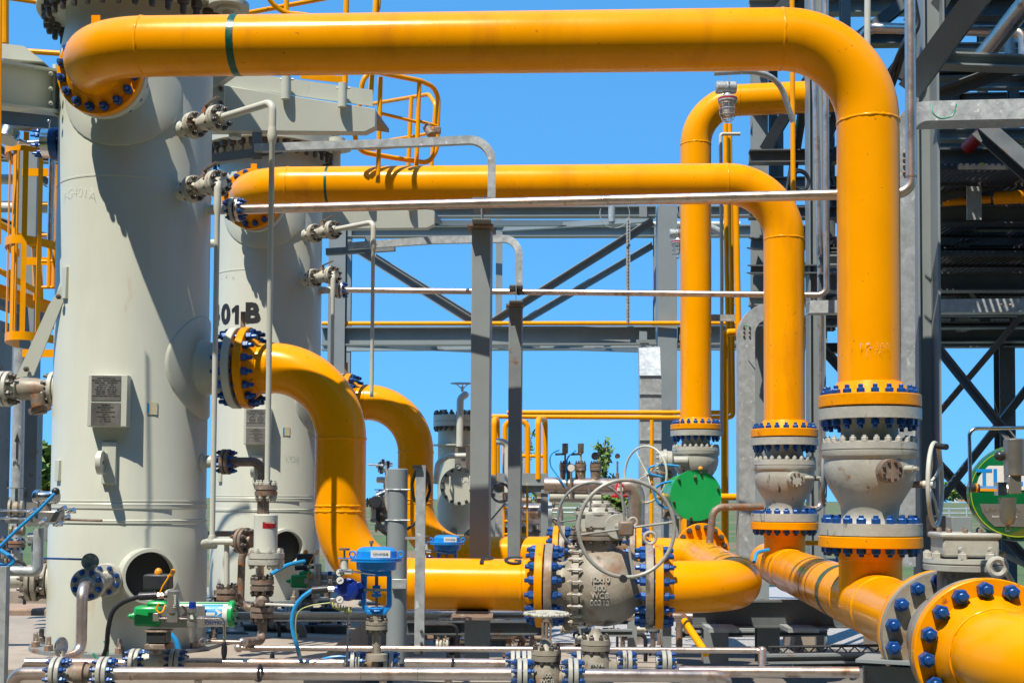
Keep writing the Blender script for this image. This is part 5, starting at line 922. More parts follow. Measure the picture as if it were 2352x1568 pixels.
O('lower_nipple', MB().cyl(P(521, 1376, D), P(521, 1400, D), .02, n=12), BRN, gb)
stube('dark_elbow_pipe', [(590, 1262, 7.5), (556, 1262, 7.5), (552, 1392, 7.5), (600, 1398, 7.5)], .023, BRN, 'dark steel pipe with elbows dropping left of the pale cylinder', 'pipe', None, .06, 16)
stube('dark_nozzle_pipe', [(480, 1225, 8.6), (600, 1225, 8.9)], .02, BRN, 'dark steel pipe stub just behind the branch pipe', 'pipe')
# ---- green quarter turn actuator (built once for each train)
def green_act(is_b):
    t = T('quarter_turn_actuator', 'green quarter turn actuator with a white striped cylinder and blue arrow label, in front' if not is_b else 'shaded green actuator with a black switch box, behind, below the rear vessel opening', 'actuator', P(360, 1490, 6.3), 'green valve actuators'); D = 6.3; s = px_m(D)
    m = MB().box(P(344, 1413, D), 62*s, 50*s, 46*s).box(P(364, 1385, D), 46*s, 40*s, 14*s); O('green_body', m, GRN, t, bev=9*s)
    O('end_nub', MB().lathe(P(314, 1414, D), (-1, 0, 0), [(0, 9*s), (8*s, 9*s), (9*s, 6*s), (17*s, 5.5*s), (20*s, 2*s)], 20), GRN, t)
    O('cylinder', MB().lathe(P(372, 1409, D+.03), (1, 0, 0), [(0, 27*s), (1*s, 28*s), (157*s, 28*s)], 48), WHT, t); O('cylinder_stripe', MB().lathe(P(380, 1409, D+.03), (1, 0, 0), [(0, 28.15*s), (150*s, 28.15*s)], 48, cap=False), WHT, t) if False else None
    ec = O('end_cap', MB().lathe(P(527, 1409, D+.03), (1, 0, 0), [(0, 28.5*s), (2*s, 31*s), (10*s, 31*s), (13*s, 27*s)], 48), GRN, t); bolts(ec, P(540, 1409, D+.03), (1, 0, 0), 22*s, 6, .014, 0, DBL, .004, two=False)
    def wrap(px0, px1, a0, a1, mat, name, r=28.3):          # patch bent round the cylinder
        c0 = P(px0, 1409, D+.03); c1 = P(px1, 1409, D+.03); m = MB(); rs = []
        for k in range(11): a = R_(a0+(a1-a0)*k/10); e = Vector((0, -math.cos(a), math.sin(a)))*r*s; rs.append((c0+e, c1+e))
        for k in range(10): m.f.append(tuple(m.ring([rs[k][0], rs[k][1], rs[k+1][1], rs[k+1][0]])))
        return O(name, m, mat, t)
    wrap(468, 516, -28, 55, CYC, 'blue_label'); wrap(476, 500, -2, 12, WHT, 'arrow_shaft', 28.6)
    m = MB(); c0 = P(512, 1406, D+.03); a_ = P(497, 1395, D+.03); 
    m.f.append(tuple(m.ring([Vector((P(498, 1400, D).x, D+.03-28.9*s*math.cos(R_(-12)), c0.z-28.9*s*.21)), Vector((P(514, 1400, D).x, D+.03-29.1*s*math.cos(R_(7)), c0.z+29.1*s*.10)), Vector((P(498, 1400, D).x, D+.03-28.9*s*math.cos(R_(26)), c0.z+28.9*s*.42))]))); O('arrow_head', m, WHT, t)
    wrap(376, 528, 62, 74, GRN, 'green_line', 28.2)
    text('CONTROL', 12*s, P(492, 1431, D+.03-27*s), (1, 0, 0), Vector((0, -.5, .86)), NVY, t, 'cylinder_lettering', .0004)
    O('mounting_plate', MB().box(P(411, 1415, D+.03-31*s), 118*s, .004, 50*s), PLT, t, bev=.003)
    sb = O('switch_box', MB().box(P(364, 1335, D), 58*s, 44*s, 34*s).box(P(364, 1322, D), 52*s, 38*s, 8*s).cyl(P(366, 1350, D), P(366, 1385, D), 11*s, n=16), BLP, t, bev=3*s)
    O('indicator_dome', MB().sph(P(364, 1315, D), 9*s, 16, 10, (1, 1, 1.3)), ORG, sb)
    so_ = O('solenoid', MB().lathe(P(398, 1406, D-.13), ZZ, [(0, 13*s), (1*s, 13.5*s), (48*s, 13.5*s), (50*s, 11*s)], 28).box(P(398, 1416, D-.13), 24*s, 20*s, 22*s), PLT, t); text('Maxseal', 9*s, P(401, 1380, D-.13-14*s), ZZ, Vector((-1, 0, 0)), WHT, so_, 'solenoid_lettering', .0002)
    O('cable_gland', MB().cyl(P(362, 1367, D-.12), P(386, 1367, D-.12), 5*s, n=12).cyl(P(320, 1369, D-.12), P(362, 1367, D-.12), 9*s, n=16), BLP, t); O('gland_nut', MB().cyl(P(363, 1367, D-.12), P(378, 1366, D-.12), 7.5*s, n=6), INB, t)
    rg = O('regulator', MB().lathe(P(441, 1437, D-.13), ZZ, [(0, 11*s), (10*s, 12*s), (11*s, 10*s), (30*s, 10*s), (31*s, 12*s), (40*s, 12*s)], 20), PLT, t); O('regulator_knob', MB().lathe(P(442, 1399, D-.13), ZZ, [(0, 9*s), (12*s, 8*s), (17*s, 7*s)], 16), NVY, rg); O('regulator_bowl', MB().lathe(P(441, 1437, D-.13), -ZZ, [(0, 10*s), (20*s, 9*s), (27*s, 6*s), (36*s, 4*s)], 20), PLT, rg)
    O('regulator_dial', MB().box(P(441, 1416, D-.13-12*s), 14*s, .004, 14*s), INB, rg); O('dial_face', MB().cyl(P(441, 1416, D-.13-12.4*s), P(441, 1416, D-.13-13.5*s), 5*s, n=16), WHT, rg)
    O('air_tube', MB().tube([P(409, 1417, D-.13), P(432, 1418, D-.13)], 4*s, 10), INB, t); O('air_tube', MB().tube([P(452, 1418, D-.13), P(515, 1418, D-.13), P(516, 1470, D-.13)], 3.4*s, 10, .03), INB, t); O('air_tube', MB().tube([P(356, 1417, D-.13), P(386, 1417, D-.13)], 4*s, 10), INB, t); O('air_block', MB().box(P(360, 1416, D-.13), 14*s, 14*s, 18*s), PLT, t, bev=.002)
    for pts in ([(385, 1322, D-.1), (398, 1320, D-.14), (402, 1310, D-.16), (396, 1306, D-.16), (392, 1316, D-.14), (384, 1330, D-.14), (374, 1345, D-.14), (367, 1362, D-.14)], [(366, 1384, D-.16), (358, 1398, D-.16), (366, 1408, D-.16), (374, 1404, D-.16), (380, 1388, D-.14)]): O('yellow_wire', MB().tube([P(*q) for q in pts], .0042, 7, .012), YRL, t)
    O('black_neck', MB().box(P(365, 1460, D), 44*s, 44*s, 26*s), BLP, t); O('mount_flange', MB().box(P(365, 1482, D), 52*s, 52*s, 12*s), BRN, t, bev=.003); O('mount_flange', MB().box(P(365, 1447, D), 52*s, 52*s, 5*s), BRN, t, bev=.003)
    O('valve_body', MB().cyl(P(330, 1516, 6.4), P(392, 1516, 6.4), 20*s, n=28).cyl(P(362, 1500, 6.4), P(362, 1488, 6.4), 18*s, n=20), VFL, t)
    return t
green_act(False); OFF = Vector((.2, 3.3, -.04)); green_act(True); OFF = Vector((0, 0, 0))
stube('black_cable', [(322, 1369, 6.18), (284, 1380, 6.2), (258, 1400, 6.2), (247, 1445, 6.2), (246, 1490, 6.25), (232, 1515, 6.3)], .012, BLK, 'black cable sagging left from the green actuator in front of the vessel', 'cable', 'black instrument cables', .2)
stube('blue_cable', [(385, 1450, 6.6), (405, 1468, 6.6), (412, 1500, 6.6)], .014, CYC, 'short thick blue cable curling behind the green actuator base', 'cable', 'bright blue cables', .1, 8)
stube('blue_cable', [(700, 1288, 8.0), (660, 1296, 7.9), (622, 1318, 7.8)], .013, CYC, 'blue cable arching right of the pale cylinder base', 'cable', 'bright blue cables', .3, 8)
stube('green_wire', [(240, 1470, 6.5), (252, 1500, 6.5), (228, 1520, 6.5), (214, 1500, 6.5)], .007, pm('green_wire', (.02, .3, .16), .4), 'green earth wire tangled near the bottom left flanges', 'wire', None, .05, 8)
# ---- azure diaphragm control valve (one for each train)
def blue_act(is_b):
    t = T('control_valve', 'azure diaphragm control valve in front with white tag LCV-410A/B and navy positioner' if not is_b else 'azure diaphragm valve further back, beside the thin galvanised strut', 'valve', P(865, 1430, 6.3), 'azure control valves'); D = 6.3; s = px_m(D); c = lambda r: P(865, r, D)
    O('diaphragm_case', MB().lathe(c(1309), ZZ, [(0, 40*s), (3*s, 46*s), (20*s, 47*s), (21*s, 60*s), (24*s, 60*s), (24.5*s, 58*s), (25.5*s, 58*s), (26*s, 60*s), (29*s, 60*s), (30*s, 47*s), (44*s, 46*s), (50*s, 41*s), (53*s, 34*s), (54*s, 10*s)], 56), CYB, t)
    for sg in (-1, 1): ey = MB(); eye(ey, P(865+sg*55.5, 1272, D-.02), 6.5*s, 2*s, (0, 1, 0)); O('lifting_eye', ey, CYB, t)
    O('vent_cap', MB().cyl(P(853, 1256, D), P(853, 1248, D), 2.5*s, n=10).cyl(P(853, 1248, D), P(853, 1241, D), 5*s, n=14), BRN, t)
    tg = O('tag_plate', MB().box(P(874, 1271.5, D-46.5*s), 44*s, .003, 17*s), WHT, t); text('LCV-410A/B', 6.6*s, P(874, 1271.5, D-48.5*s), (1, 0, 0), ZZ, INK, tg, 'tag_lettering', .0001)
    m = MB().box(c(1315), 70*s, 30*s, 14*s)
    for sg in (-1, 1): m.ext(P(865+sg*29.5, 1318, D), P(865+sg*29.5, 1392, D), Bp(11*s, 16*s), (0, 1, 0)); m.ext(P(865+sg*29.5, 1390, D), P(865+sg*18, 1405, D), Bp(11*s, 16*s), (0, 1, 0))
    O('yoke', m.box(c(1405), 44*s, 18*s, 10*s), CYB, t, bev=.004); text('1120', 6*s, P(865, 1405, D-9.6*s), (1, 0, 0), ZZ, NVY, t, 'cast_lettering')
    O('stem', MB().cyl(c(1320), c(1345), 4*s, n=12).cyl(c(1360), c(1400), 3*s, n=12), BRN, t); O('stem_clamp', MB().box(c(1352), 18*s, 14*s, 18*s).box(c(1366), 22*s, 12*s, 8*s), CYB, t, bev=.003); O('packing_ring', MB().torus(c(1396), ZZ, 16*s, 3*s, 28, 8), CYB, t)
    O('feedback_link', MB().box(P(862, 1354, D-18*s), 52*s, .004, 6*s), INB, t)
    pz = P(806, 1352, D-.02); p_ = O('positioner', MB().lathe(pz+Vector((0, .02, 0)), (-.25, -1, 0), [(0, 22*s), (16*s, 24*s), (17*s, 26*s), (26*s, 26*s), (28*s, 23*s), (29*s, 16*s), (30*s, 15*s)], 36).box(pz+Vector((18*s, .02, -4*s)), 24*s, 30*s, 40*s), NVY, t, bev=.002); O('positioner_bracket', MB().box(P(836, 1340, D), 14*s, 10*s, 44*s), CYB, t, bev=.003)
    O('cable_gland', MB().cyl(P(717, 1355, D-.03), P(754, 1352, D-.03), 9*s, n=16), BLP, t); O('gland_nut', MB().cyl(P(754, 1352, D-.03), P(770, 1352, D-.03), 6*s, n=6), INB, t); O('gland_hub', MB().cyl(P(768, 1352, D-.03), P(782, 1352, D-.03), 8*s, n=16), NVY, t)
    for px, py in ((780, 1314), (781, 1332), (780, 1376)): g = O('dial_gauge', MB().cyl(P(px, py, D-.05), P(px, py, D-.09), 9.5*s, n=24), INB, t); O('gauge_face', MB().cyl(P(px, py, D-.09), P(px, py, D-.092), 8*s, n=24), WHT, g); O('needle', MB().box(P(px, py, D-.0935), 9*s, .001, 1.2*s, (Vector((.8, 0, .6)), Vector((0, 1, 0)), Vector((-.6, 0, .8)))), INK, g)
    O('filter_regulator', MB().cyl(P(791, 1306, D-.02), P(791, 1284, D-.02), 9*s, n=20).box(P(796, 1312, D-.02), 26*s, 24*s, 10*s), VSM, t); O('regulator_plate', MB().box(P(791, 1281, D-.02), 26*s, 22*s, 2*s), CYB, t); O('regulator_wheel', MB().cyl(P(791, 1281, D-.02), P(791, 1262, D-.02), 2.4*s, n=10).lathe(P(791, 1263, D-.02), ZZ, [(0, 12*s), (5*s, 12.5*s)], 24), BRN, t)
    O('air_tube', MB().tube([P(779, 1310, D-.1), P(820, 1313, D-.08), P(862, 1318, D-.06)], 2.6*s, 10), INB, t)
    m = MB(); pts = []
    for k in range(60): a = k*.75; pts.append(P(762+k*.75, 1388+k*.25, D-.05)+Vector((0, math.cos(a)*.012, math.sin(a)*.014)))
    O('coiled_wire', m.tube(pts, .003, 6), pm('straw_wire', (.42, .46, .12), .5), t); O('conduit_tee', MB().box(P(765, 1380, D-.04), 13*s, 12*s, 14*s).box(P(800, 1402, D-.02), 14*s, 12*s, 18*s), PLT, t, bev=.002); O('drop_tube', MB().cyl(P(800, 1410, D), P(796, 1545, D-.1), .005, n=8), INB, t)
    f = O('bonnet', MB().cyl(c(1412), c(1510), 10*s, n=20).lathe(c(1444), ZZ, [(0, 25*s), (8*s, 25*s), (9*s, 22*s), (10*s, 22*s), (11*s, 25*s), (18*s, 25*s)], 28).lathe(c(1515), ZZ, [(0, 26*s), (14*s, 24*s), (16*s, 12*s)], 28), CSD, t); bolts(f, c(1435), ZZ, 20*s, 6, .02, 9*s, DBL, .01)
    O('valve_body', MB().lathe(P(835, 1523, 6.4), (1, 0, 0), [(0, 12*s), (14*s, 18*s), (30*s, 24*s), (46*s, 18*s), (60*s, 12*s)], 28), CSD, t)
    return t
blue_act(False); OFF = Vector((.185, 3.3, -.035)); blue_act(True); OFF = Vector((0, 0, 0))
stube('blue_cable', [(717, 1355, 6.27), (694, 1368, 6.27), (672, 1400, 6.27), (670, 1440, 6.27), (684, 1490, 6.27), (690, 1515, 6.4)], .011, CYC, 'blue and black cable looping down left of the navy positioner', 'cable', 'bright blue cables', .2, 8)
stube('blue_cable', [(700, 1535, 6.5), (740, 1512, 6.4), (780, 1505, 6.4), (810, 1512, 6.4)], .008, CYC, 'blue cable arching low over the bottom pipe near the control valve', 'cable', 'bright blue cables', .2, 8)
stube('straw_wire', [(762, 1383, 6.25), (720, 1388, 6.25), (682, 1400, 6.25), (678, 1440, 6.25), (690, 1510, 6.3)], .0035, pm('straw_wire', (.42, .46, .12), .5), 'thin straw coloured wire beside the looping blue cable', 'wire', None, .12, 6)
# ---- instrument post and strut
ipst = T('instrument_post', 'round grey post with wire clamps beside the lower yellow pipe bend', 'post', P(914, 1500, 7.0)); a, b = VP(914, 1076, 1520, 7.0); O('tube', MB().lathe(b, ZZ, [(0, .057), ((a-b).z-.004, .057), ((a-b).z, .053)], 28), STG, ipst)
for py in (1124, 1194): O('wire_clamp', MB().torus(P(914, py, 7.0), (0, 0, 1), .060, .004, 28, 6).cyl(P(886, py, 6.97), P(942, py, 6.93), .004, n=6), GAL, ipst)
O('cleat', MB().box(P(917, 1340, 6.93), .085, .03, .055), GAL, ipst, bev=.003); O('cleat_arm', MB().box(P(944, 1207+28, 6.98), .06, .05, .012), GAL, ipst)
O('back_plate', MB().box(P(888, 1135, 7.03), .02, .02, .33), GAL, ipst)
iv = T('pressure_instrument', 'small instrument with a round black cap clamped left of the round grey post', 'instrument', P(870, 1200, 7.05)); D = 7.0
O('black_cap', MB().lathe(P(868, 1152, D), (-.1, -1, 0), [(-.03, .032), (0, .034), (.02, .036), (.05, .036), (.056, .03)], 28), BLP, iv); O('housing', MB().cyl(P(868, 1140, D+.05), P(892, 1130, D+.05), .028, n=18), INB, iv)
for px, py in ((880, 1062), (872, 1070), (892, 1066), (876, 1080), (882, 1172), (878, 1190)): O('needle_valve', MB().cyl(P(px-8, py, D+.03), P(px+10, py, D+.03), .012, n=10).cyl(P(px, py-8, D+.02), P(px, py+8, D+.02), .010, n=8), BRN if px % 4 else INB, iv)
O('sensing_rod', MB().cyl(P(846, 1066, D), P(880, 1068, D), .006, n=8), INB, iv); O('conduit', MB().tube([P(868, 1162, D), P(868, 1200, D), P(880, 1222, D), P(905, 1228, D+.03)], .014, 10, .06), BLP, iv)
gs_ = T('galvanised_strut', 'flat galvanised strut standing just right of the round grey post', 'strut', P(966, 1500, 6.9)); a, b = VP(967, 1068, 1500, 6.9); O('channel', MB().ext(b, a, Cp(.054, .04, .004), (0, 1, 0)), GAL, gs_); O('channel_face', MB().box((a+b)/2+Vector((0, -.021, 0)), .054, .003, (a-b).z), GAL, gs_)
O('top_clip', MB().box(P(958, 1072, 6.87), .05, .03, .02), BLP, gs_)
for py in (1448, 1476, 1500): bolts(gs_, P(968, py, 6.875), (0, -1, 0), .0005, 1, .016, 0, DBL, .004, two=False)
S('cable_coil', MB().tube([P(972, 1072, 6.95), P(984, 1090, 6.98), P(988, 1125, 6.98), P(978, 1155, 6.98), P(962, 1160, 6.98), P(950, 1145, 6.98), P(946, 1110, 6.98), P(956, 1078, 6.95)], .009, 8, .04).tube([P(972, 1078, 7.0), P(980, 1100, 7.0), P(974, 1140, 7.0), P(956, 1200, 7.0), P(935, 1215, 7.0)], .008, 8, .05), BLK, 'black cable loops hung behind the flat galvanised strut', 'cable coil')
# ---- supports low down
pd = T('pipe_pedestal', 'steel pedestal with a rusty top plate under the lower yellow pipe', 'pedestal', P(1096, 1530, 7.7)); O('top_plate', MB().box(P(1085, 1414, 7.55), .25, .34, .016), BRN, pd); post(pd, 'column', 1096, 1416, 1535, 7.6, Ip(.15, .12), STD); O('saddle', MB().box(P(1085, 1408, 7.7), .2, .2, .03), BLK, pd)
for (a, b, h, lb) in (((545, 1415, 8.6), (1010, 1415, 8.4), 20, 'level galvanised beam behind the actuators, left stretch'), ((1010, 1413, 8.3), (1240, 1413, 8.2), 14, 'level galvanised beam behind the actuators, right stretch')): S('galvanised_beam', MB().ext(P(*a), P(*b), Ip(.07, h*px_m(8.5))), GAL, lb, 'beam', 'level galvanised beams', sharp=30)
rb = T('low_steel_deck', 'dark low steel beams and legs carrying the pipes at lower right, over the gravel', 'steel frame', P(1700, 1500, 9.5))
bar(rb, 'beam', (1590, 1408, 9.4), (1960, 1408, 9.0), Ip(.14, .20), TWD); bar(rb, 'beam', (1560, 1455, 10.4), (1900, 1452, 10.2), Ip(.1, .05), STD)
for px, w_ in ((1762, 50), (1530, 20), (1642, 56)): post(rb, 'leg', px, 1430, 1520, 9.3, Ip(w_*px_m(9.3), .12), STD)
for px in (1655, 1835): O('foot_plate', MB().box(P(px, 1442, 9.0), .22, .3, .03), GAL, rb)
for a, b in (((1340, 1452, 9.6), (1452, 1452, 9.6)), ((1330, 1425, 9.8), (1500, 1424, 9.8)), ((1760, 1512, 7.0), (2080, 1508, 6.6)), ((1820, 1524, 7.4), (2100, 1520, 7.2))): bar(rb, 'beam', a, b, Ip(.08, .05), STD)
for px in (1340, 1452): post(rb, 'leg', px, 1424, 1510, 9.7, Bp(.07, .05), STG)
bd_ = T('corner_beam', 'grey steel beam end at the bottom right under the big bolted flanges', 'beam', P(2060, 1560, 4.9)); O('top_flange', MB().prism([P(1965, 1520, 4.9), P(2140, 1530, 4.7), P(2140, 1512, 5.6), P(1990, 1505, 5.6)], (0, 0, .012)), STG, bd_, sharp=20); O('web', MB().prism([P(1985, 1528, 4.95), P(2140, 1535, 4.8), P(2140, 1640, 4.8), P(1985, 1640, 4.95)], (0, .02, 0)), STD, bd_)
ld = T('lying_cable_ladder', 'rusty cable ladder lying on the ground below the lower yellow pipe', 'cable ladder', P(1190, 1530, 8.5)); bar(ld, 'side_rail', (1165, 1535, 7.6), (1205, 1432, 11), Cp(.03, .05), BRN); bar(ld, 'side_rail', (1200, 1535, 7.6), (1222, 1432, 11), Cp(.03, .05), BRN)
for k in range(9): q = k/8; bar(ld, 'rung', (1165+40*q, 1533-100*q, 7.6+3.2*q), (1200+22*q, 1533-100*q, 7.6+3.2*q), Bp(.02, .02), BRN)
tr = T('rebar_truss', 'black zigzag bar truss lying level at lower right', 'truss', P(1890, 1500, 7.2))
for py in (1483, 1500): O('chord', MB().cyl(P(1765, py+2, 7.3), P(2045, py-2, 7.0), .008, n=8), BLK, tr)
m = MB(); zz = [P(1768+15*k, (1499, 1484)[k % 2], 7.3-.001*15*k) for k in range(18)]; O('zigzag', m.tube(zz, .006, 6), BLK, tr)
def block(px0, px1, py0, py1, D, dp_, mat, label): 
    a = P(px0, py0, D); b = P(px1, py1, D); return S('concrete_plinth', MB().box(Vector(((a.x+b.x)/2, D+dp_/2, (a.z+b.z)/2)), b.x-a.x, dp_, a.z-b.z), mat, label, 'plinth', 'concrete plinths', bev=.02)
block(1825, 1895, 1444, 1500, 11.2, .5, CON, 'sunlit concrete plinth on the gravel below the header pipe'); block(2020, 2060, 1446, 1500, 10.5, .5, CON, 'narrow concrete plinth behind the big grey flange')
block(-40, 112, 1352, 1398, 10.8, .4, CON, 'low pale concrete wall at the left behind the front vessel'); block(-40, 118, 1396, 1450, 10.2, .5, CNR, 'rounded reddish concrete kerb in front of the low pale wall')
block(620, 790, 1430, 1520, 10.2, 1.6, CON, 'concrete foundation under the rear vessel'); block(480, 560, 1370, 1440, 10.9, .6, CON, 'concrete wall piece seen between the two vessels')
slab('vessel_pad', -5.2, -1.15, 6.9, 10.0, 0.0, P(300, 1498, 7.4).z-.035, CON); slab('rear_pad', -3.2, -.9, 10.2, 13.2, 0, .55, CON); slab('path_slab', -.9, 1.3, 8.6, 11.8, 0, .10, CON)
block(1110, 1240, 1440, 1476, 12.0, .6, CON, 'pale concrete kerb seen below the lower yellow pipe'); block(935, 1050, 1428, 1470, 11.6, .6, CNR, 'pinkish concrete kerb right of the round grey post')
slab('trench_floor', -1.2, 3.0, 5.0, 9.2, 0, .05, STD)
# ---- devices on the risers
wh = lambda par, px, py, D, R, nr, mat=VSM, **k: handwheel(par, P(px, py, D), nr, R, .0115, .02, mat, 4, .5, .03, **k)
w1 = wh(CV1, 2134, 1112, 6.42, .215, Vector((.88, -.47, 0))); O('wheel_shaft', MB().cyl(P(2134, 1112, 6.42), P(2080, 1112, 6.48), .018, n=12), BRN, CV1); O('wheel_grip', MB().cyl(P(2142, 1023, 6.4), P(2174, 1026, 6.3), .016, n=14), BLP, w1)
wh(CV2, 1884, 1098, 9.75, .215, Vector((.95, -.3, 0)), STD); O('wheel_shaft', MB().cyl(P(1884, 1098, 9.75), P(1850, 1098, 9.8), .02, n=12), STD, CV2)
w3 = wh(CV3, 1487, 1089, 12.5, .285, Vector((-.75, -.66, 0)))
gbx = O('gearbox', MB().lathe(P(1512, 1058, 12.7), (1, -.1, 0), [(0, .07), (.01, .10), (.05, .105), (.052, .12), (.085, .12), (.087, .105), (.14, .10), (.16, .05), (.3, .05)], 32), CST, CV3); bolts(gbx, P(1512, 1058, 12.7), (-1, .1, 0), .085, 8, .022, 0, PBL, .008, two=False); O('gear_shaft', MB().cyl(P(1490, 1090, 12.5), P(1540, 1088, 12.7), .03, n=12).cyl(P(1530, 1095, 12.7), P(1534, 1190, 12.7), .06, n=14), BRN, CV3)
gd = T('round_green_actuator', 'bright green round actuator end cap facing the camera below the rear riser', 'actuator', P(1598, 1195, 11.6)); D = 11.5; s = px_m(D); c = P(1598, 1137, D)
O('actuator_drum', MB().lathe(c, (0, 1, 0), [(0, 58*s), (.015, 59*s), (.02, 53*s), (.75, 53*s)], 64), GRN, gd); fc_ = O('end_cover', MB().lathe(c, (0, -1, 0), [(0, 59*s), (.012, 58.5*s)], 64), GRN, gd)
for k in range(6): a = .3+k*math.pi/3; bolts(fc_, c+Vector((math.cos(a)*53*s, -.012, math.sin(a)*53*s)), (0, -1, 0), .0005, 1, .024, 0, DBL, .012, two=False)
bolts(fc_, c+Vector((-2*s, -.012, 42*s)), (0, -1, 0), .0005, 1, .028, 0, BRN, .012, two=False); O('indicator_dome', MB().sph(P(1609, 1076, D+.2), 6*s, 14, 8), ORG, gd); O('switch_box', MB().box(P(1609, 1083, D+.2), 30*s, .1, 10*s), BLP, gd); O('lower_neck', MB().box(P(1610, 1203, D+.25), 60*s, .2, 26*s).cyl(P(1610, 1200, D+.25), P(1610, 1260, D+.25), .09, n=20), BRN, gd)
ff = T('dark_orange_flange', 'shaded orange flange with dark bolts facing the camera under the green round cap', 'flange', P(1612, 1290, 10.6)); o_ = disc(ff, P(1612, 1262, 10.9), (0, -1, 0), .235, .04, YFL); bolts(o_, P(1612, 1262, 10.86), (0, -1, 0), .20, 16, .046, 0, DBL, .03, two=False)
stube('steel_hook_pipe', [(1752, 1163, 9.4), (1638, 1164, 9.3), (1630, 1246, 9.3)], .027, BRN, 'dark steel pipe with one elbow in front of the green round cap', 'pipe', None, .09, 16)
for pts, lb in (([(1500, 1125, 12), (1520, 1108, 12), (1560, 1103, 11.9), (1600, 1110, 11.8)], 'blue cable running behind the top of the green round cap'), ([(1500, 1125, 12.1), (1512, 1160, 12.1), (1545, 1172, 12.1), (1555, 1150, 12)], 'blue cable loop left of the green round cap'), ([(1560, 1070, 12.4), (1520, 1066, 12.4), (1490, 1072, 12.4), (1490, 1088, 12.4), (1530, 1096, 12.4)], 'thin blue cable by the gearbox of the smallest upright valve')): stube('blue_cable', pts, .012, CYC, lb, 'cable', 'bright blue cables', .15, 8)
post(gd, 'grey_stand', 1548, 1190, 1250, 11.8, Bp(.09, .06), GAL)
# big drum actuator at the right edge
ba = T('drum_actuator', 'big glossy green actuator drum with a white blue lettered patch, at the right edge', 'actuator', P(2350, 1245, 4.7)); D = 4.6; s = px_m(D); c = P(2338, 1131, D); ax = Vector((-.40, -.915, .02)).normalized(); GLG = pm('glossy_green', (.004, .12, .035), .12, var=.05, nz=3, bump=0, coat=1.0)
O('drum', MB().lathe(c, -ax, [(0, 104*s), (.012, 110*s), (.03, 112*s), (.7, 112*s)], 72), GLG, ba); X_ = Vector((-ax.y, ax.x, 0)).normalized()
O('end_cover', MB().lathe(c, ax, [(0, 104*s), (.006, 98*s), (.0085, 0.001)], 72), GLG, ba); O('rim_reflection', MB().torus(c+ax*.004, ax, 101*s, 1.2*s, 72, 6), pm('yellow_green_reflection', (.35, .45, .02), .3), ba)  # yellow-green ring paints a reflection along the cover edge
def patch(pts, mat, name, off=.0105): return O(name, MB().prism([c+ax*off+X_*x*s+ZZ*z*s for x, z in pts], ax*.0008), mat, ba)
arc = [(-88*math.cos(R_(a)), 88*math.sin(R_(a))) for a in (45, 38, 30, 22, 14)]
patch([(-62, 62), (-74, 50), (-83, 36), (-88, 20), (-88, 6), (30, 6), (30, 62)], WHT, 'white_patch'); text('TLC', 56*s, c+ax*.0125+X_*-38*s+ZZ*32*s, X_, ZZ, CYB, ba, 'drum_lettering', .002)
patch([(-82, -26), (-76, -46), (-64, -64), (-50, -78), (20, -78), (20, -26)], PLT, 'silver_patch'); text('FLOW CONTROL', 10*s, c+ax*.0125+X_*-34*s+ZZ*-40*s, X_, ZZ, BRN, ba, 'drum_lettering'); text('International Co.', 8*s, c+ax*.0125+X_*-28*s+ZZ*-55*s, X_, ZZ, WHT, ba, 'drum_lettering')
sv_ = T('solenoid_set', 'grey solenoid and air regulator mounted in front of the big green drum', 'solenoid', P(2320, 1215, 4.35)); D = 4.35; s = px_m(D)
O('solenoid_case', MB().lathe(P(2330, 1092, D), ZZ, [(0, 21*s), (2*s, 23*s), (82*s, 23*s), (85*s, 20*s)], 32), PLD, sv_); O('lower_block', MB().box(P(2326, 1112, D), 30*s, 30*s, 42*s), PLT, sv_, bev=.004); O('side_fitting', MB().cyl(P(2294, 1122, D), P(2312, 1122, D), 11*s, n=6).box(P(2298, 1122, D), 20*s, 24*s, 30*s), INB, sv_); O('regulator_bowl', MB().lathe(P(2314, 1142, D), -ZZ, [(0, 20*s), (10*s, 19*s), (50*s, 17*s), (60*s, 13*s), (64*s, 6*s), (78*s, 5*s)], 24), PLD, sv_); O('black_port', MB().sph(P(2296, 1047, D), 12*s, 14, 10), BLP, sv_)
O('cable_gland', MB().cyl(P(2228, 1120, D-.02), P(2248, 1121, D-.02), 10*s, n=16), BLP, sv_); O('gland_nut', MB().cyl(P(2248, 1121, D-.02), P(2288, 1122, D-.02), 7*s, n=6), INB, sv_); O('orange_mark', MB().cyl(P(2240, 1120, D-.025), P(2243, 1120, D-.025), 10.4*s, n=16), ORG, sv_)
O('air_tube', MB().tube([P(2420, 981, D), P(2226, 984, D), P(2229, 1118, D-.02)], 4.4*s, 12, .03), INB, sv_)
S('grey_cabinet', MB().box(P(2202, 1206, 7.0), .115, .1, .10), STG, 'small grey box behind the header valve bonnet', 'box', bev=.004); S('dark_shroud', MB().box(P(2150, 1208, 6.9), .07, .12, .12), BLP, 'black open bracket left of the small grey box', 'bracket', bev=.004)
for pts, lb in (([(2290, 1264, 4.9), (2420, 1330, 4.7)], 'grey tube slanting right below the green drum, upper'), ([(2290, 1275, 5.2), (2350, 1380, 5.2)], 'grey tube slanting down steeply below the green drum')): stube('grey_tube', pts, .011, VSM, lb, 'tube', 'grey tubes by the drum')
stube('blue_cable', [(1925, 1262, 8), (1922, 1300, 8), (1928, 1330, 8)], .012, CYC, 'short blue cable stub beside the stem of the largest valve', 'cable', 'bright blue cables', .1, 8)
stube('blue_cable', [(1765, 1262, 9.3), (1738, 1268, 9.2), (1732, 1290, 9.1)], .014, CYC, 'blue cable curve by the loop pipe under the middle riser', 'cable', 'bright blue cables', .1, 8)

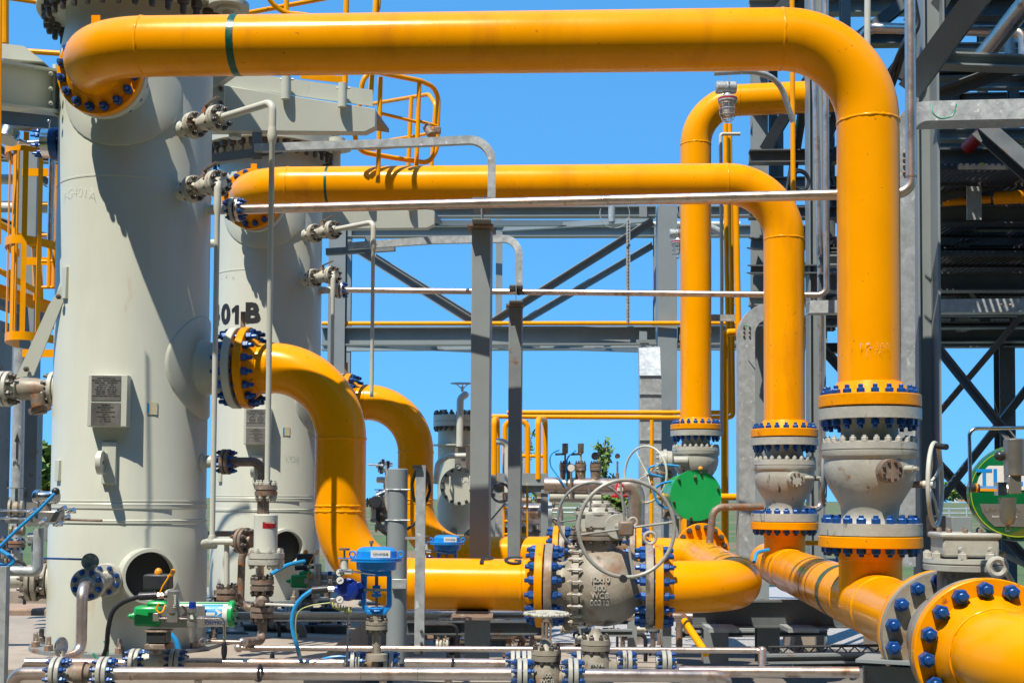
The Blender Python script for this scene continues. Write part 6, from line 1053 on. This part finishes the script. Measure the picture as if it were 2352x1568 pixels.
pb = T('sky_blocker', 'added unseen dark building wings behind and beside the camera, blocking sky light', 'building', (0, -13, 0))  # unseen walls added around the camera to cut sky fill light
O('wall', MB().box(Vector((0, -14, 11)), 40, 3, 22), TWD, pb); O('wall', MB().box(Vector((-11.5, -3, 5.5)), 3, 18.9, 11), TWD, pb); O('wall', MB().box(Vector((12, -5, 5.5)), 3, 14.9, 11), TWD, pb)
# ---- small bore clutter between and behind the skids
def clutter(t, x0, x1, y0, y1, D0, D1, n, seed, pal):
    rnd = random.Random(seed)
    for k in range(n):
        D = rnd.uniform(D0, D1); px = rnd.uniform(x0, x1); py = rnd.uniform(y0, y1); L = rnd.uniform(30, 110); m_ = rnd.choice(pal); r = rnd.choice((.012, .017, .022, .028))
        if k % 3 == 0:
            a = P(px, py, D); b = P(min(px+L, x1), py, D-.03); O('drain_line', MB().tube([a, b, b-ZZ*rnd.uniform(.1, .4)], r, 10, .05), m_, t)
        elif k % 3 == 1:
            a, b = VP(px, py, min(y1+30, py+rnd.uniform(30, 90)), D); O('drain_line', MB().cyl(a, b, r, n=10), m_, t)
            f = O('drain_flange', MB().lathe(a-ZZ*.06, ZZ, [(0, r*2.6), (.018, r*2.7), (.02, r*2.3), (.026, r*2.3), (.028, r*2.7), (.046, r*2.6)], 18), rnd.choice((BRN, CSD, STD)), t)
            bolts(f, a-ZZ*.037, ZZ, r*2.1, 6, .016, .024, rnd.choice((DBL, BLU)), .008)
        else:
            c = P(px, py, D); ax_ = Vector((1, rnd.uniform(-.3, .3), 0)); O('drain_valve', MB().lathe(c, ax_, [(0, r*2.2), (.016, r*2.3), (.018, r*1.2), (.035, r*1.9), (.06, r*1.9), (.078, r*1.2), (.08, r*2.3), (.096, r*2.2)], 18), rnd.choice((BRN, CSD, VFL)), t)
            O('drain_stem', MB().cyl(c+ax_*.048, c+ax_*.048+ZZ*r*5, r*.4, n=8).cyl(c+ax_*.048+ZZ*r*5, c+ax_*.048+ZZ*(r*5+.008), r*2.2, n=14), rnd.choice((BRN, BLP, STD)), t)
ck = T('drain_manifold', 'rusty cluster of small drain pipes and valves between the two vessels, low down', 'pipework', P(540, 1450, 9.3)); clutter(ck, 470, 780, 1392, 1462, 8.6, 9.8, 26, 3, (BRN, BRN, STD, INX, BLK))
ck = T('drain_manifold', 'dark cluster of small pipes and valves under the lower yellow pipe', 'pipework', P(1100, 1500, 9.6)); clutter(ck, 935, 1330, 1424, 1492, 8.8, 10.6, 34, 5, (BRN, STD, STD, BLK, INX))
ck = T('drain_manifold', 'small instrument pipework crowded at the far left edge behind the silver transmitter', 'pipework', P(50, 1300, 9.0)); clutter(ck, -10, 118, 1165, 1290, 8.6, 9.6, 16, 8, (BRN, STD, GAL, BLK))
ck = T('drain_manifold', 'small pipework and valves on the gravel behind the large valve, low right of centre', 'pipework', P(1420, 1480, 10.4)); clutter(ck, 1330, 1560, 1402, 1470, 9.9, 11.2, 16, 9, (BRN, STD, BLK, INX))
ck = T('drain_manifold', 'valve clutter behind the narrower rusty post below the access platform', 'pipework', P(1200, 1240, 14.6)); clutter(ck, 1140, 1290, 1138, 1222, 14.2, 15, 22, 12, (BRN, STD, BRN, INX))
ck = T('drain_manifold', 'small bore pipes and valves beside the grey posts, left of the small drum', 'pipework', P(880, 1240, 11.5)); clutter(ck, 850, 900, 1090, 1230, 10.5, 11.5, 9, 14, (BRN, INX, STD))
S('dark_channel', MB().ext(P(560, 1452, 9.0), P(800, 1452, 8.8), Ip(.1, .12)), TWD, 'dark steel channel low between the vessels behind the blue valve', 'beam'); S('dark_channel', MB().ext(P(935, 1440, 9.2), P(1250, 1440, 9.0), Ip(.1, .10)), TWD, 'dark steel channel low beneath the galvanised beam', 'beam')
# ================================================================= DISTANCE
def tree(px, pyt, pyb, D, wpx, label, grp=None, n=400, seed=1, leaf=.05):
    random.seed(seed); b = P(px, pyb, D); t_ = P(px, pyt, D); H_ = t_.z-b.z; W_ = wpx*px_m(D)/2
    t = T('small_tree', label, 'tree', b, grp); m = MB().tube([b, b+ZZ*H_*.5+Vector((W_*.1, 0, 0)), b+ZZ*H_*.95], [H_*.02, H_*.012, H_*.004], 7)
    tips = []
    for k in range(14):
        z0 = H_*random.uniform(.25, .9); a = random.uniform(0, 6.28); r = W_*random.uniform(.5, 1)*(1-.55*(z0/H_)); e = b+ZZ*(z0+H_*.12)+Vector((math.cos(a)*r, math.sin(a)*r, 0)); m.tube([b+ZZ*z0*.9, e], [H_*.008, H_*.003], 5); tips.append(e); tips.append(b+ZZ*z0*.95+(e-b-ZZ*z0*.95)*.6)
    O('trunk', m, WDY, t)
    lm = MB()
    for k in range(n):
        c = random.choice(tips)+Vector([random.gauss(0, W_*.16) for _ in range(3)]); u = Vector([random.gauss(0, 1) for _ in range(3)]).normalized(); v = u.orthogonal().normalized(); s = leaf*random.uniform(.6, 1.3)
        lm.f.append(tuple(lm.ring([c-u*s, c+v*s*.45, c+u*s, c-v*s*.45])))
    O('crown', lm, pm('leaf_green', (.13, .22, .03), .55, var=.5, nz=9, bump=0), t, sharp=None)
tree(1388, 1003, 1230, 16, 60, 'slender young tree standing behind the manifold gauges', None, 500, 3, .045)
tree(97, 1040, 1200, 14, 80, 'leafy green tree glimpsed between the dark column and the front vessel', None, 900, 5, .07)
tree(1420, 1140, 1240, 15, 80, 'bushy green shrub behind the big handwheel', None, 900, 8, .06)
tree(1208, 1000, 1230, 30, 60, 'thin sparse tree beyond the small access platform', None, 260, 11, .08)
tree(2182, 1112, 1150, 120, 60, 'distant dark bushy tree beside the far houses', 'distant trees', 500, 12, .3)
for k, (px, w_, sd_) in enumerate(((2205, 50, 21), (2345, 60, 23), (1300, 70, 24))): tree(px, 1118, 1150, 150+k*6, w_, ('distant round tree behind the far orange house', 'distant tree at the right edge below the green cylinder', 'distant low tree on the horizon behind the handwheels')[k], 'distant trees', 400, sd_, .35)
def house(px, pyt, pyb, D, wpx, mat, rmat, label):
    b = P(px, pyb, D); H_ = P(px, pyt, D).z-b.z; W_ = wpx*px_m(D); t = T('far_house', label, 'house', b, 'houses on the horizon')
    O('wall', MB().box(b+ZZ*H_*.35, W_, W_*.7, H_*.7), mat, t); O('roof', MB().prism([b+Vector((-W_*.55, -W_*.38, H_*.7)), b+Vector((W_*.55, -W_*.38, H_*.7)), b+Vector((W_*.4, 0, H_)), b+Vector((-W_*.4, 0, H_))], (0, 0, .05)).prism([b+Vector((-W_*.55, W_*.38, H_*.7)), b+Vector((W_*.55, W_*.38, H_*.7)), b+Vector((W_*.4, 0, H_)), b+Vector((-W_*.4, 0, H_))], (0, 0, .05)), rmat, t, sharp=20)
    for q in (-.25, .25): O('window', MB().box(b+Vector((W_*q, -W_*.352, H_*.38)), W_*.16, .05, H_*.25), INK, t)
ROOF = pm('red_tile_roof', (.32, .07, .04), .7); OCH = pm('ochre_wall', (.50, .27, .11), .8); WWL = pm('white_wall', (.6, .58, .52), .8)
house(2218, 1126, 1152, 130, 44, OCH, ROOF, 'low ochre house with a red roof on the horizon at right'); house(2192, 1136, 1154, 125, 16, WWL, pm('grey_roof', (.2, .2, .2), .8), 'tiny white house left of the ochre one on the horizon')
house(2230, 1120, 1150, 150, 40, WWL, ROOF, 'pale house with a red roof behind the ochre one'); house(1340, 1136, 1150, 180, 46, WWL, ROOF, 'far pale house on the horizon seen behind the manifold pipe')
for (x0, x1, py, D, lb) in ((2140, 2420, 1168, 60, 'white pipe rail fence in the field at far right'), (1250, 1500, 1166, 60, 'low white rail fence across the field behind the manifold')):
    t = T('field_fence', lb, 'fence', P((x0+x1)/2, py+20, D), 'low fences in the field')
    for q in (0, 10): O('rail', MB().cyl(P(x0, py+q, D), P(x1, py+q, D), .035, n=6), GAL, t)
    for k in range(int((x1-x0)/40)+1): a, b = VP(x0+40*k, py-4, py+28, D); O('fence_post', MB().cyl(b, a, .045, n=6), GAL, t)
